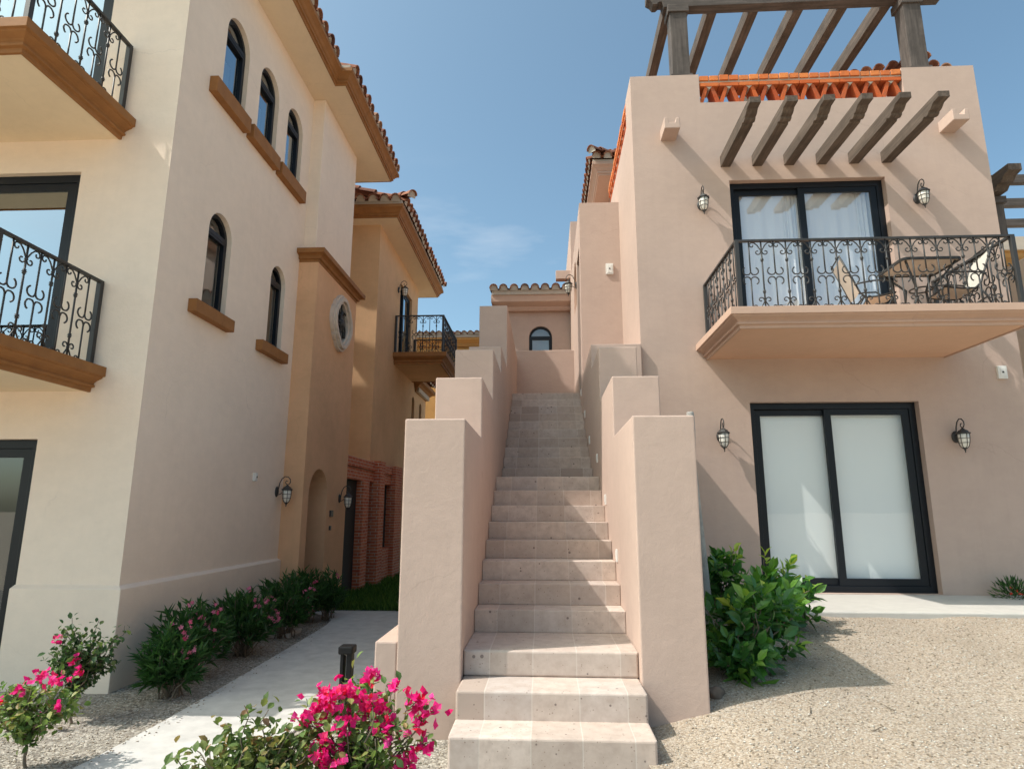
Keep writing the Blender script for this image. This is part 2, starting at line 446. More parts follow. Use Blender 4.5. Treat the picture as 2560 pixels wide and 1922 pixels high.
class MB:
    def __init__(s):
        s.v, s.f, s.a = [], [], []

    def add(s, vs, fs, rnd=None):
        o = len(s.v)
        s.v.extend([tuple(p) for p in vs])
        s.f.extend([tuple(i + o for i in f) for f in fs])
        s.a.extend([rnd if rnd is not None else 0.5] * len(fs))
        return s

    def box(s, x0, x1, y0, y1, z0, z1, rnd=None):
        vs = [(x, y, z) for z in (z0, z1) for y in (y0, y1) for x in (x0, x1)]
        return s.add(vs, [(0, 2, 3, 1), (4, 5, 7, 6), (0, 1, 5, 4), (2, 6, 7, 3), (0, 4, 6, 2), (1, 3, 7, 5)], rnd)

    def obox(s, c, ax, ay, az, rnd=None):
        c, ax, ay, az = map(Vector, (c, ax, ay, az))
        vs = [c + ax * i + ay * j + az * k for k in (-1, 1) for j in (-1, 1) for i in (-1, 1)]
        return s.add(vs, [(0, 2, 3, 1), (4, 5, 7, 6), (0, 1, 5, 4), (2, 6, 7, 3), (0, 4, 6, 2), (1, 3, 7, 5)], rnd)

    def prism(s, poly, P, d0, d1, rnd=None):
        """poly: 2d list, P(a,b,d) maps to 3d"""
        n = len(poly)
        vs = [P(a, b, d0) for a, b in poly] + [P(a, b, d1) for a, b in poly]
        tris = tessellate_polygon([[Vector((a, b, 0)) for a, b in poly]])
        fs = [tuple(t) for t in tris] + [tuple(i + n for i in reversed(t)) for t in tris]
        fs += [(i, (i + 1) % n, (i + 1) % n + n, i + n) for i in range(n)]
        return s.add(vs, fs, rnd)

    def flat(s, poly, P, d):
        return s.add([P(a, b, d) for a, b in poly], [tuple(range(len(poly)))])

    def ring(s, outer, inner, P, d0, d1, rnd=None):
        n = len(outer)
        vs = [P(a, b, d) for d in (d0, d1) for loop in (outer, inner) for a, b in loop]
        fs = []
        for i in range(n):
            j = (i + 1) % n
            fs += [(i, j, n + j, n + i), (2 * n + i, 3 * n + i, 3 * n + j, 2 * n + j),
                   (i, 2 * n + i, 2 * n + j, j), (n + i, n + j, 3 * n + j, 3 * n + i)]
        return s.add(vs, fs, rnd)

    def wall(s, outer, holes, P, reveal=0.12):
        """flat wall with openings: outside face plus the reveals going in"""
        loops = [outer] + holes
        flat = [p for l in loops for p in l]
        tris = tessellate_polygon([[Vector((a, b, 0)) for a, b in l] for l in loops])
        s.add([P(a, b, 0) for a, b in flat], [tuple(t) for t in tris])
        for h in holes:
            n = len(h)
            vs = [P(a, b, 0) for a, b in h] + [P(a, b, -reveal) for a, b in h]
            s.add(vs, [(i, (i + 1) % n, (i + 1) % n + n, i + n) for i in range(n)])
        return s

    def tube(s, pts, r, n=6, caps=True, r1=None, rnd=None):
        pts = [Vector(p) for p in pts]
        m = len(pts)
        vs = []
        up = None
        for i, p in enumerate(pts):
            t = (pts[min(i + 1, m - 1)] - pts[max(i - 1, 0)])
            t = t.normalized() if t.length > 1e-9 else Vector((0, 0, 1))
            if up is None:
                up = Vector((0, 0, 1)) if abs(t.z) < 0.9 else Vector((1, 0, 0))
            a = t.cross(up)
            if a.length < 1e-5:
                a = t.cross(Vector((0, 1, 0)))
            a.normalize()
            b = a.cross(t).normalized()
            up = b
            rr = r if r1 is None else r + (r1 - r) * i / (m - 1)
            for k in range(n):
                an = 2 * math.pi * k / n
                vs.append(p + a * (rr * math.cos(an)) + b * (rr * math.sin(an)))
        fs = []
        for i in range(m - 1):
            for k in range(n):
                k2 = (k + 1) % n
                fs.append((i * n + k, i * n + k2, (i + 1) * n + k2, (i + 1) * n + k))
        if caps:
            fs.append(tuple(reversed(range(n))))
            fs.append(tuple((m - 1) * n + k for k in range(n)))
        return s.add(vs, fs, rnd)

    def lathe(s, prof, c=(0, 0, 0), n=12, sx=1.0, sy=1.0):
        vs = []
        for r, z in prof:
            for k in range(n):
                an = 2 * math.pi * k / n
                vs.append((c[0] + r * math.cos(an) * sx, c[1] + r * math.sin(an) * sy, c[2] + z))
        m = len(prof)
        fs = [(i * n + k, i * n + (k + 1) % n, (i + 1) * n + (k + 1) % n, (i + 1) * n + k) for i in range(m - 1) for k in range(n)]
        fs += [tuple(reversed(range(n))), tuple((m - 1) * n + k for k in range(n))]
        return s.add(vs, fs)

    def sweep(s, path, prof, caps=True):
        """moulding: profile (out,z) carried along an xy path, outward on its right"""
        n = len(path)
        pts = [Vector((x, y)) for x, y in path]
        vs = []
        for i in range(n):
            ds = []
            if i > 0:
                ds.append((pts[i] - pts[i - 1]).normalized())
            if i < n - 1:
                ds.append((pts[i + 1] - pts[i]).normalized())
            nr = [Vector((d.y, -d.x)) for d in ds]
            if len(nr) == 2:
                b = nr[0] + nr[1]
                b = b / (1 + nr[0].dot(nr[1]))
            else:
                b = nr[0]
            for o, z in prof:
                q = pts[i] + b * o
                vs.append((q.x, q.y, z))
        k = len(prof)
        fs = []
        for i in range(n - 1):
            for j in range(k):
                j2 = (j + 1) % k
                fs.append((i * k + j, (i + 1) * k + j, (i + 1) * k + j2, i * k + j2))
        if caps:
            fs.append(tuple(range(k)))
            fs.append(tuple(reversed([(n - 1) * k + j for j in range(k)])))
        return s.add(vs, fs)


    def build(s, name, mat, parent=None, bevel=0.0, smooth=False, recalc=True, seg=2):
        me = bpy.data.meshes.new(name)
        me.from_pydata([modp(p) for p in s.v] if MOD else s.v, [], s.f)
        if any(x != 0.5 for x in s.a):
            at = me.attributes.new('rnd', 'FLOAT', 'FACE')
            at.data.foreach_set('value', np.array(s.a, dtype=np.float32))
        if recalc:
            b = bmesh.new()
            b.from_mesh(me)
            bmesh.ops.remove_doubles(b, verts=b.verts, dist=1e-5)
            bmesh.ops.recalc_face_normals(b, faces=b.faces)
            b.to_mesh(me)
            b.free()
        if smooth:
            me.polygons.foreach_set('use_smooth', [True] * len(me.polygons))
        me.materials.append(mat)
        o = bpy.data.objects.new(name, me)
        COL.objects.link(o)
        if parent is not None:
            attach(o, parent)
        if bevel:
            md = o.modifiers.new('bevel', 'BEVEL')
            md.width = bevel
            md.segments = seg
            md.limit_method = 'ANGLE'
            md.angle_limit = R(50)
            md.harden_normals = False
        return o

def world_loc(o):
    p = Vector(o.location)
    while o.parent is not None:
        o = o.parent
        p = p + Vector(o.location)
    return p

def attach(o, parent, at=(0, 0, 0)):
    o.parent = parent
    o.location = Vector(at) - world_loc(parent)

def thing(name, label, cat, loc=(0, 0, 0), group=None):
    o = bpy.data.objects.new(name, None)
    o.empty_display_size = 0.3
    COL.objects.link(o)
    o.location = modp(loc)
    o['label'] = label
    o['category'] = cat
    if group:
        o['group'] = group
    return o

def tag(o, label, cat, group=None, kind=None):
    if label:
        o['label'] = label
    if cat:
        o['category'] = cat
    if group:
        o['group'] = group
    if kind:
        o['kind'] = kind
    return o

def dup(root, loc, rotz=0.0, label=None, group=None, scale=1.0):
    r = root.copy()
    COL.objects.link(r)
    r.location = loc
    r.rotation_euler = (0, 0, rotz)
    r.scale = (scale,) * 3
    if label:
        r['label'] = label
    if group:
        r['group'] = group
    for ch in list(root.children):
        c = ch.copy()
        COL.objects.link(c)
        c.parent = r
        for g in list(ch.children):
            d = g.copy()
            COL.objects.link(d)
            d.parent = c
    return r

def PX(x0):          # wall facing +x: a = y, b = z
    return lambda a, b, d: (x0 + d, a, b)

def PXn(x0):         # wall facing -x
    return lambda a, b, d: (x0 - d, a, b)

def PY(y0):          # wall facing -y: a = x, b = z
    return lambda a, b, d: (a, y0 - d, b)

def rect(a0, a1, b0, b1):
    return [(a0, b0), (a1, b0), (a1, b1), (a0, b1)]

def arch(a0, a1, b0, apex, n=12, inset=0.0):
    r = (a1 - a0) / 2
    c = (a0 + a1) / 2
    zs = apex - r
    r -= inset
    pts = [(a0 + inset, b0 + inset), (a1 - inset, b0 + inset)]
    for i in range(n + 1):
        an = math.pi * i / n
        pts.append((c + r * math.cos(an), zs + r * math.sin(an)))
    return pts

def arched_window(parent, P, a0, a1, b0, apex, depth=0.13, mat=None, blind=False, fw=0.045):
    """frame > transom, pane: set back in its opening"""
    d0 = -depth
    r = (a1 - a0) / 2
    zs = apex - r
    w = MB().ring(arch(a0, a1, b0, apex), arch(a0, a1, b0, apex, inset=fw), P, d0 - 0.05, d0 + 0.01)
    w.ring(rect(a0 + fw * 0.6, a1 - fw * 0.6, b0 + fw, zs), rect(a0 + fw * 1.6, a1 - fw * 1.6, b0 + fw * 2, zs - fw), P, d0 - 0.035, d0 + 0.018)
    o = w.build('window', M['frame'], parent, 0.004)
    t = MB().prism(rect(a0 + fw, a1 - fw, zs - 0.02, zs + 0.035), P, d0 - 0.05, d0 + 0.022).build('transom', M['frame'], o, 0.004)
    g = MB().flat(arch(a0, a1, b0, apex, inset=fw * 0.8), P, d0 - 0.025).build('pane', mat or M['glass'], o)
    return o

def room(parent, P, a0, a1, b0, b1, d0, depth, mat):
    """the room behind an opening"""
    vs = [P(a, b, d) for d in (-d0, -d0 - depth) for a, b in rect(a0, a1, b0, b1)]
    MB().add(vs, [(0, 1, 5, 4), (1, 2, 6, 5), (2, 3, 7, 6), (3, 0, 4, 7), (4, 5, 6, 7)]).build('interior', mat, parent)

def sliding_door(parent, P, a0, a1, b0, b1, split, depth, fw, pane):
    d = -depth
    o = MB().ring(rect(a0, a1, b0, b1), rect(a0 + fw, a1 - fw, b0 + fw, b1 - fw), P, d - 0.10, d).build('glass_door', M['frame'], parent, 0.004)
    for i, (x0, x1) in enumerate(((a0 + fw, split + fw * 0.6), (split - fw * 0.6, a1 - fw))):
        dd = d - 0.015 - 0.045 * (1 - i)
        MB().ring(rect(x0, x1, b0 + fw, b1 - fw), rect(x0 + fw * 1.1, x1 - fw * 1.1, b0 + fw * 2.1, b1 - fw * 2.0), P, dd - 0.035, dd).build('sash', M['frame'], o, 0.004)
        MB().flat(rect(x0 + fw, x1 - fw, b0 + fw * 2, b1 - fw * 1.9), P, dd - 0.018).build('pane', pane, o)
    return o

def curtain(parent, P, a0, a1, b0, b1, d, waves, amp, mat, name='curtain'):
    n = int(waves * 10)
    vs, fs = [], []
    for i in range(n + 1):
        t = i / n
        a = a0 + (a1 - a0) * t
        dd = d + amp * math.sin(t * waves * 2 * math.pi) + amp * 0.5 * math.sin(t * waves * 3.3 + 1)
        vs += [P(a, b0, dd), P(a, (b0 + b1) / 2, dd * 1.0), P(a, b1, d + (dd - d) * 0.6)]
    for i in range(n):
        for j in (0, 1):
            fs.append((i * 3 + j, i * 3 + 3 + j, i * 3 + 4 + j, i * 3 + 1 + j))
    return MB().add(vs, fs).build(name, mat, parent, smooth=True, recalc=False)

# --- roof tiles: barrel tiles laid in rows up a slope
FILL = []

def tiles(mb, p0, u, v, ncol, nrow, pitch=0.25, row=0.36, r=None, jit=0.012):
    p0, u, v = Vector(p0), Vector(u).normalized(), Vector(v).normalized()
    FILL.append([])
    nrm = u.cross(v)
    if nrm.z < 0:
        nrm = -nrm
    r = r or pitch * 0.40
    K = 7
    for i in range(ncol):
        for j in range(nrow):
            rr0, rr1 = r * 1.05, r * 0.86
            base = p0 + u * (pitch * (i + 0.5) + random.uniform(-jit, jit)) + v * (row * j + random.uniform(-jit, jit) * 1.5)
            rnd = random.random()
            lift0, lift1 = 0.022 + 0.006 * random.random(), 0.0
            vs = []
            for q, (rr, lf, off) in enumerate(((rr0, lift0, 0.0), (rr1, lift1, row + 0.05))):
                for th in (0.0, -0.016):
                    for k in range(K):
                        an = math.pi * k / (K - 1)
                        vs.append(base + v * off + u * ((rr + th) * math.cos(an)) + nrm * ((rr + th) * math.sin(an) + lf))
            fs = []
            for k in range(K - 1):
                fs.append((k, k + 1, 2 * K + k + 1, 2 * K + k))
                fs.append((K + k, 3 * K + k, 3 * K + k + 1, K + k + 1))
                fs.append((k, K + k, K + k + 1, k + 1))
            mb.add(vs, fs, rnd)
            if j == 0:
                c0 = base + v * 0.05
                FILL[-1].append([c0 - nrm * 0.03 - u * rr0 * 0.9] + [c0 + u * (rr0 * 0.93 * math.cos(math.pi * k / 6)) + nrm * (rr0 * 0.93 * math.sin(math.pi * k / 6) + lift0) for k in range(6, -1, -1)] + [c0 - nrm * 0.03 + u * rr0 * 0.9])
        # the channel between two barrels
        if i:
            rnd = random.random() * 0.5
            a = p0 + u * (pitch * i)
            w = pitch * 0.22
            mb.add([a - u * w + nrm * 0.03, a + nrm * 0.004, a + u * w + nrm * 0.03,
                    a - u * w + v * row * nrow + nrm * 0.03, a + v * row * nrow + nrm * 0.004, a + u * w + v * row * nrow + nrm * 0.03],
                   [(0, 1, 4, 3), (1, 2, 5, 4)], rnd)

def mortar_fill(parent):
    for run in FILL:
        m = MB()
        for p in run:
            m.add(p, [tuple(range(len(p)))])
        if m.f:
            m.build('tile_mortar', M['mortar'], parent, recalc=False)
    FILL.clear()

def eave_profile(zs, h=0.22, out=0.13):
    return [(-0.02, zs), (0.0, zs), (0.006, zs + h * 0.14), (0.032, zs + h * 0.16), (0.034, zs + h * 0.30), (0.024, zs + h * 0.32), (0.05, zs + h * 0.40),
            (out * 0.55, zs + h * 0.55), (out * 0.82, zs + h * 0.68), (out, zs + h * 0.74), (out, zs + h), (-0.02, zs + h)]

def slab_profile(z0, z1):
    h = z1 - z0
    ins = 0.13
    return [(-ins - 0.03, z0), (-ins, z0), (-ins + 0.004, z0 + h * 0.17), (-ins + 0.035, z0 + h * 0.19), (-ins + 0.037, z0 + h * 0.28), (-ins + 0.022, z0 + h * 0.30),
            (-ins + 0.026, z0 + h * 0.36), (-ins + 0.045, z0 + h * 0.43), (-ins + 0.08, z0 + h * 0.50), (-0.028, z0 + h * 0.55), (-0.026, z0 + h * 0.60), (0.0, z0 + h * 0.615), (0.0, z1), (-ins - 0.03, z1)]

# ------------------------------------------------------------------ wrought iron balusters (unit meshes)
RH = 0.86
def spiral(cx, cz, r0, r1, a0, a1, n=9):
    return [(cx + (r0 + (r1 - r0) * i / n) * math.cos(a0 + (a1 - a0) * i / n), 0, cz + (r0 + (r1 - r0) * i / n) * math.sin(a0 + (a1 - a0) * i / n)) for i in range(n + 1)]

def mir(pts, sx, zf):
    return [(x * sx, y, (RH - z) if zf else z) for x, y, z in pts]

def baluster_collared():
    b = MB()
    b.tube([(0, 0, 0), (0, 0, RH)], 0.0092, 6)
    for z in (RH * 0.27, RH * 0.73):
        b.lathe([(0.008, z - 0.022), (0.018, z - 0.016), (0.012, z - 0.006), (0.022, z), (0.012, z + 0.006), (0.018, z + 0.016), (0.008, z + 0.022)], n=8)
    for zf in (False, True):
        z = RH - 0.12
        zz = (RH - z) if zf else z
        b.lathe([(0.004, zz - 0.014), (0.015, zz - 0.006), (0.015, zz + 0.006), (0.004, zz + 0.014)], n=8)
        for sx in (1, -1):
            b.tube(mir([(0, 0, z), (0.018, 0, z + 0.03), (0.045, 0, z + 0.075), (0.078, 0, z + 0.105), (0.105, 0, z + 0.108)] + spiral(0.108, z + 0.075, 0.033, 0.013, R(80), R(-200), 9), sx, zf), 0.0072, 5)
            b.tube(mir([(0, 0, z), (0.012, 0, z - 0.018)] + spiral(0.045, z - 0.012, 0.034, 0.012, R(205), R(480), 9), sx, zf), 0.0072, 5)
    return b

def baluster_plain():
    b = MB()
    zm = RH * 0.5
    for zf in (False, True):
        b.tube(mir([(0, 0, RH), (0, 0, zm + 0.05)], 1, zf), 0.0082, 6)
        for sx in (1, -1):
            b.tube(mir([(0, 0, zm + 0.055), (0.006, 0, zm + 0.035), (0.02, 0, zm + 0.018)] + spiral(0.045, zm + 0.062, 0.050, 0.044, R(245), R(425), 10), sx, zf), 0.0082, 5)
    return b

_bA = baluster_collared().build('baluster', M['iron'], None, smooth=True, recalc=False)
_bB = baluster_plain().build('baluster', M['iron'], None, smooth=True, recalc=False)
MESH_A, MESH_B = _bA.data, _bB.data
for o in (_bA, _bB):
    bpy.data.objects.remove(o)

def railing(parent, path, z, first='B', step=0.145):
    """handrail, bottom-free balusters and corner posts along an xy path"""
    hr = MB()
    for (x0, y0), (x1, y1) in zip(path[:-1], path[1:]):
        d = Vector((x1 - x0, y1 - y0, 0))
        ln = d.length
        d.normalize()
        nx = Vector((-d.y, d.x, 0))
        c = Vector(((x0 + x1) / 2, (y0 + y1) / 2, z + RH + 0.012))
        hr.obox(c, d * (ln / 2 + 0.022), nx * 0.022, Vector((0, 0, 0.012)))
        k = max(2, int(round(ln / step)))
        rz = math.atan2(d.y, d.x)
        for i in range(1, k):
            a = (i % 2 == 1) == (first == 'A')
            o = bpy.data.objects.new('baluster', MESH_A if a else MESH_B)
            COL.objects.link(o)
            p = Vector((x0, y0, z)) + d * (ln * i / k)
            attach(o, parent, modp(p))
            if MOD:
                o.scale = (MOD[0],) * 3
            o.rotation_euler = (0, 0, rz)
    hr.build('handrail', M['iron'], parent, 0.003)
    for x, y in path:
        MB().box(x - 0.024, x + 0.024, y - 0.024, y + 0.024, z, z + RH + 0.003).build('post', M['iron'], parent, 0.003)

def balcony(parent, x0, x1, yw, y0, z0, z1, trim, deck, inset=0.16, open_end=False, side='front'):
    """slab with a moulded edge, its soffit, and the railing on it"""
    if side == 'front':
        path = [(x0, yw), (x0, y0), (x1, y0), (x1, yw)]
        rp = [(x0 + inset, yw - 0.03), (x0 + inset, y0 + inset), (x1 - inset, y0 + inset), (x1 - inset, yw - 0.03)]
        core = (x0 + 0.135, x1 - 0.135, y0 + 0.135, yw)
    else:
        path = [(yw, x0), (y0, x0), (y0, x1), (yw, x1)]          # projecting in +x from the wall x = yw
        rp = [(yw + 0.03, x0 + inset), (y0 - inset, x0 + inset), (y0 - inset, x1 - inset), (yw + 0.03, x1 - inset)]
        core = (yw, y0 - 0.135, x0 + 0.135, x1 - 0.135)
    s = MB().sweep(path, slab_profile(z0, z1)).build('balcony', trim, parent, 0.004)
    MB().box(core[0], core[1], core[2], core[3], z0 + 0.012, z1 - 0.004).build('deck', deck, s)
    railing(s, rp, z1)
    return s

# ================================================================== GROUND
def S_(t):
    t = min(1.0, max(0.0, t))
    return t * t * (3 - 2 * t)

def gz(x, y):
    """height of the gravel mound on the right of the stairs"""
    z = 0.06 + 0.14 * S_((x - 0.6) / 0.8) + 0.26 * S_((y - 3.8) / 3.4)
    z += 0.012 * math.sin(x * 3.1 + y * 1.7) + 0.008 * math.sin(x * 7.3 - y * 5.1)
    return z

g = MB()
g.add([(-900, -900, -0.35), (900, -900, -0.35), (900, 1500, -0.35), (-900, 1500, -0.35)], [(0, 1, 2, 3)])
tag(g.build('ground', M['dirt']), 'dry tan earth around and beyond the buildings', 'ground', kind='structure')

def patch(name, poly, z, mat, label, cat, thick=0.0):
    m = MB()
    if thick:
        m.prism(poly, lambda a, b, d: (a, b, d), z - thick, z)
    else:
        tr = tessellate_polygon([[Vector((a, b, 0)) for a, b in poly]])
        m.add([(a, b, z) for a, b in poly], [tuple(t) for t in tr])
    o = m.build(name, mat, None, 0.012 if thick else 0)
    return tag(o, label, cat, kind='structure')

# gravel on the right: a gently heaped sheet
nx, ny = 90, 70
vs = []
for j in range(ny + 1):
    for i in range(nx + 1):
        x = 0.60 + 11.4 * (i / nx) ** 1.4
        y = 0.2 + 8.45 * j / ny
        vs.append((x, y, gz(x, y)))
fs = [(j * (nx + 1) + i, j * (nx + 1) + i + 1, (j + 1) * (nx + 1) + i + 1, (j + 1) * (nx + 1) + i) for j in range(ny) for i in range(nx)]
tag(MB().add(vs, fs).build('gravel', M['gravel'], smooth=True), 'pale tan gravel heaped in front of the rose beige house', 'gravel', kind='structure')
def gl(x, y):
    """gravel on the left falls from the stairs to the footpath"""
    return -0.165 + 0.165 * S_((x + 2.0) / 1.05) + 0.006 * math.sin(x * 5.1 + y * 3.3)
vs = []
nx, ny = 70, 60
for j in range(ny + 1):
    for i in range(nx + 1):
        x = -14 + 14.65 * (i / nx) ** 0.6
        y = -1 + 12.6 * j / ny
        vs.append((x, y, gl(x, y)))
fs = [(j * (nx + 1) + i, j * (nx + 1) + i + 1, (j + 1) * (nx + 1) + i + 1, (j + 1) * (nx + 1) + i) for j in range(ny) for i in range(nx)]
tag(MB().add(vs, fs).build('gravel', M['greygravel'], smooth=True), 'grey and white gravel bed beside the concrete path', 'gravel', kind='structure')
path_poly = [(-3.36, 1.1), (-3.17, 4.62), (-3.15, 5.39), (-3.21, 7.04), (-3.28, 8.69), (-3.34, 9.9), (-3.41, 10.28), (-3.54, 10.58), (-3.8, 10.84), (-3.96, 11.02), (-3.94, 11.22), (-3.63, 11.3), (-2.86, 11.32), (-2.09, 11.28), (-1.2, 11.24), (-1.2, 7.0), (-1.95, 6.6), (-2.0, 5.7), (-1.96, 4.0), (-1.87, 1.1)]
patch('path', path_poly, -0.140, M['path'], 'pale concrete footpath curving between the houses', 'path', 0.1)
patch('lawn_bed', [(-4.4, 11.0), (-1.1, 10.9), (-1.1, 34), (-4.4, 34)], -0.150, M['lawnsoil'], 'dark soil under the narrow lawn', 'soil')
tag(MB().box(1.9, 6.9, 7.2, 8.7, 0.3, 0.51).build('terrace', M['terrace'], None, 0.015), 'smooth concrete terrace slab at the foot of the lower glass door', 'terrace', kind='structure')

# loose pebbles where the camera is close
def pebbles(label, n, area, zf, dens):
    vs, fs, an = [], [], []
    base = np.array([(0, 0, 1), (1, 0, 0), (0, 1, 0), (-1, 0, 0), (0, -1, 0), (0, 0, -1)], float)
    bf = [(0, 1, 2), (0, 2, 3), (0, 3, 4), (0, 4, 1), (5, 2, 1), (5, 3, 2), (5, 4, 3), (5, 1, 4)]
    k = 0
    while k < n:
        x = rng.uniform(area[0], area[1])
        y = area[2] + (area[3] - area[2]) * rng.random() ** 1.35
        z = zf(x, y)
        if z is None:
            continue
        s = rng.uniform(0.004, 0.0095)
        a = rng.uniform(0, 6.28)
        p = base * (s * rng.uniform(0.8, 1.5), s, s * rng.uniform(0.4, 0.75))
        p = p + rng.normal(0, s * 0.12, p.shape)
        c, t = math.cos(a), math.sin(a)
        q = np.stack([p[:, 0] * c - p[:, 1] * t + x, p[:, 0] * t + p[:, 1] * c + y, p[:, 2] + z + s * 0.25], 1)
        o = len(vs)
        vs.extend(map(tuple, q))
        fs.extend(tuple(i + o for i in f) for f in bf)
        an.extend([rng.random()] * 8)
        k += 1
    m = MB()
    m.v, m.f, m.a = vs, fs, an
    tag(m.build('pebbles', M['pebble'], None, smooth=True, recalc=False), label, 'pebbles', kind='stuff')

def zf_right(x, y):
    if x < 0.68 or (x < 1.13 and 4.7 < y < 8.7):
        return None
    if y > 7.18 and 1.9 < x < 6.9:
        return None
    return gz(x, y)

def inside(poly, x, y):
    c = False
    for i in range(len(poly)):
        x0, y0 = poly[i]
        x1, y1 = poly[i - 1]
        if (y0 > y) != (y1 > y) and x < (x1 - x0) * (y - y0) / (y1 - y0) + x0:
            c = not c
    return c

def zf_left(x, y):
    if inside(path_poly, x, y) or (y > 6.2 and x < -4.17) or (y > 4.7 and x > -1.25):
        return None
    return gl(x, y)

pebbles('small loose stones scattered over the right hand gravel', 15000, (0.68, 5.6, 3.0, 7.6), zf_right, 0)
pebbles('small loose stones scattered over the gravel beside the path', 13000, (-5.4, -0.66, 3.2, 10.4), zf_left, 0)

def zf_spill(x, y):
    if not inside(path_poly, x, y):
        return None
    e = -3.16 if y < 5.5 else -3.16 - 0.045 * (y - 5.5)
    if x - e > abs(rng.normal(0, 0.10)):
        return None
    return -0.139
pebbles('stray pebbles spilled on the left edge of the concrete path', 260, (-3.4, -2.6, 3.6, 9.5), zf_spill, 0)

# ================================================================== STAIRCASE
st = thing('staircase', 'straight flight of stone steps climbing between stepped rose beige stucco walls', 'staircase', (0, 4.1, 0))
XL, XR = -0.606, 0.657
ny_ = {1: 4.13, 2: 4.45, 3: 4.83, 4: 5.53}
for k in range(5, 12):
    ny_[k] = 5.53 + 0.322 * (k - 4)
for k in range(12, 22):
    ny_[k] = 8.84 + 0.3045 * (k - 12)
ny_[22] = 13.5
zk = lambda k: 0.21 + 0.1757 * (k - 1)
for k in range(1, 22):
    y0, y1 = ny_[k], ny_[k + 1]
    e = 0.0 if k > 2 else 0.004
    yb = min(y1 + 0.25, 13.5)
    b = MB()
    z0_, z1_ = (zk(k) - 0.1757 if k > 1 else -0.1), zk(k)
    prof = [(y0, z0_), (y0, z1_), (yb, z1_), (yb, z0_)]
    if k in (1, 2):
        prof = [(y0, -0.1), (y0, z1_), (4.9, z1_ - 0.0005 * k), (4.9, -0.1)]
    b.prism(prof, PX(0), XL, XR)
    b.build('step', M['step'], st, 0.016 if k < 4 else 0.006, seg=3)

def side_wall(name, prof, x0, x1):
    return MB().prism(prof, PX(0), x0, x1).build(name, M['pink'], st, 0.011, seg=2)

side_wall('side_wall', [(4.72, -0.3), (4.72, 2.245), (6.0, 2.245), (6.0, 2.84), (7.27, 2.84), (7.27, 3.455), (8.58, 3.455), (8.58, 3.84), (9.93, 3.84), (9.93, 4.90), (13.55, 4.90), (13.55, -0.3)], -1.07, XL - 0.002)
side_wall('side_wall', [(4.72, -0.3), (4.72, 2.26), (6.05, 2.26), (6.05, 2.85), (7.43, 2.85), (7.43, 3.51), (8.63, 3.51), (8.63, -0.3)], XR + 0.002, 1.118)
MB().box(XR + 0.002, 1.362, 8.62, 10.59, 1.2, 3.865).build('side_wall', M['pink'], st, 0.008)
MB().box(XL - 0.3, XR + 0.02, 13.5, 13.8, 3.0, 5.055).build('landing_wall', M['pink'], st, 0.015)
MB().box(-1.236, -1.072, 4.735, 6.2, -0.4, 0.63).build('low_plinth', M['pink'], st, 0.012)
# little step lights let into the right hand wall
for k in (5, 8, 11):
    y = ny_[k] + 0.17
    z = zk(k) + 0.24
    MB().box(XR - 0.012, XR + 0.004, y - 0.035, y + 0.035, z - 0.055, z + 0.055).box(XR - 0.016, XR - 0.01, y - 0.022, y + 0.022, z - 0.03, z + 0.04).build('step_light', M['white'], st, 0.002)
for k in (13, 16, 19):
    y = ny_[k] + 0.1
    z = zk(k) + 0.26
    MB().box(XR - 0.012, XR + 0.004, y - 0.04, y + 0.04, z - 0.06, z + 0.06).box(XR - 0.016, XR - 0.01, y - 0.022, y + 0.022, z - 0.03, z + 0.04).build('step_light', M['white'], st, 0.002)

# ================================================================== LEFT HOUSE
MOD = LEFT
lh = thing('house', 'tall cream stucco house with five arched side windows, black balconies and tiled eaves', 'house', (-3.85, 5.7, 0))
XW, YW, ZS = -3.87, 5.74, 8.39
P = PX(XW)
wins = [(6.53, 7.11, 6.53, 7.70), (7.45, 8.04, 6.53, 7.72), (8.37, 8.95, 6.53, 7.72), (6.57, 7.10, 3.82, 5.05), (8.24, 8.73, 3.81, 5.05)]
side = MB().wall(rect(YW, 9.3, 0.87, ZS), [arch(*w) for w in wins], P, 0.16)
# front wall with three glass doors one above the other
doors = [(-8.6, -4.85, 0.02, 2.22), (-8.6, -4.82, 2.95, 5.02), (-8.6, -4.74, 5.66, 7.75)]
side.wall([(-14, 0.0), (-8.6, 0.0), (-8.6, 0.02), (-4.85, 0.02), (-4.85, 0.0), (XW, 0.0), (XW, ZS), (-14, ZS)], [rect(*d) for d in doors[1:]] + [rect(-8.6, -4.851, 0.03, 2.22)], PY(YW), 0.16)
side.box(-14, -3.9, 11.02, 11.08, 0, ZS).box(-14.05, -13.98, YW + 0.02, 11.08, 0, ZS)
side.build('wall', M['cream'], lh)
# upper block set out beyond the tower
MB().box(-6.0, -3.67, 9.3, 11.09, 5.4, ZS).build('upper_wall', M['cream'], lh, 0.012)
# plinth with a sloped top
pr = [(-0.2, -0.1), (0.056, -0.1), (0.056, 0.855), (0.0, 0.885), (-0.2, 0.885)]
MB().sweep([(-4.86, YW), (XW, YW), (XW, 9.165)], pr).build('plinth', M['cream'], lh, 0.006)
for i, w in enumerate(wins):
    arched_window(lh, P, w[0], w[1], w[2], w[3], 0.07, M['mirror'] if i < 3 else M['glass'], fw=0.05)
    room(lh, P, w[0] - 0.15, w[1] + 0.15, w[2] - 0.05, w[3] + 0.05, 0.17, 1.3, M['paleroom'])
for (a0, a1, z0, z1) in ((6.27, 7.12, 6.335, 6.53), (7.20, 8.03, 6.335, 6.53), (8.11, 9.02, 6.335, 6.53), (6.32, 7.17, 3.675, 3.82), (7.95, 8.80, 3.665, 3.81)):
    MB().box(XW - 0.05, XW + 0.10, a0, a1, z0, z1).build('window_sill', M['trim'], lh, 0.006)
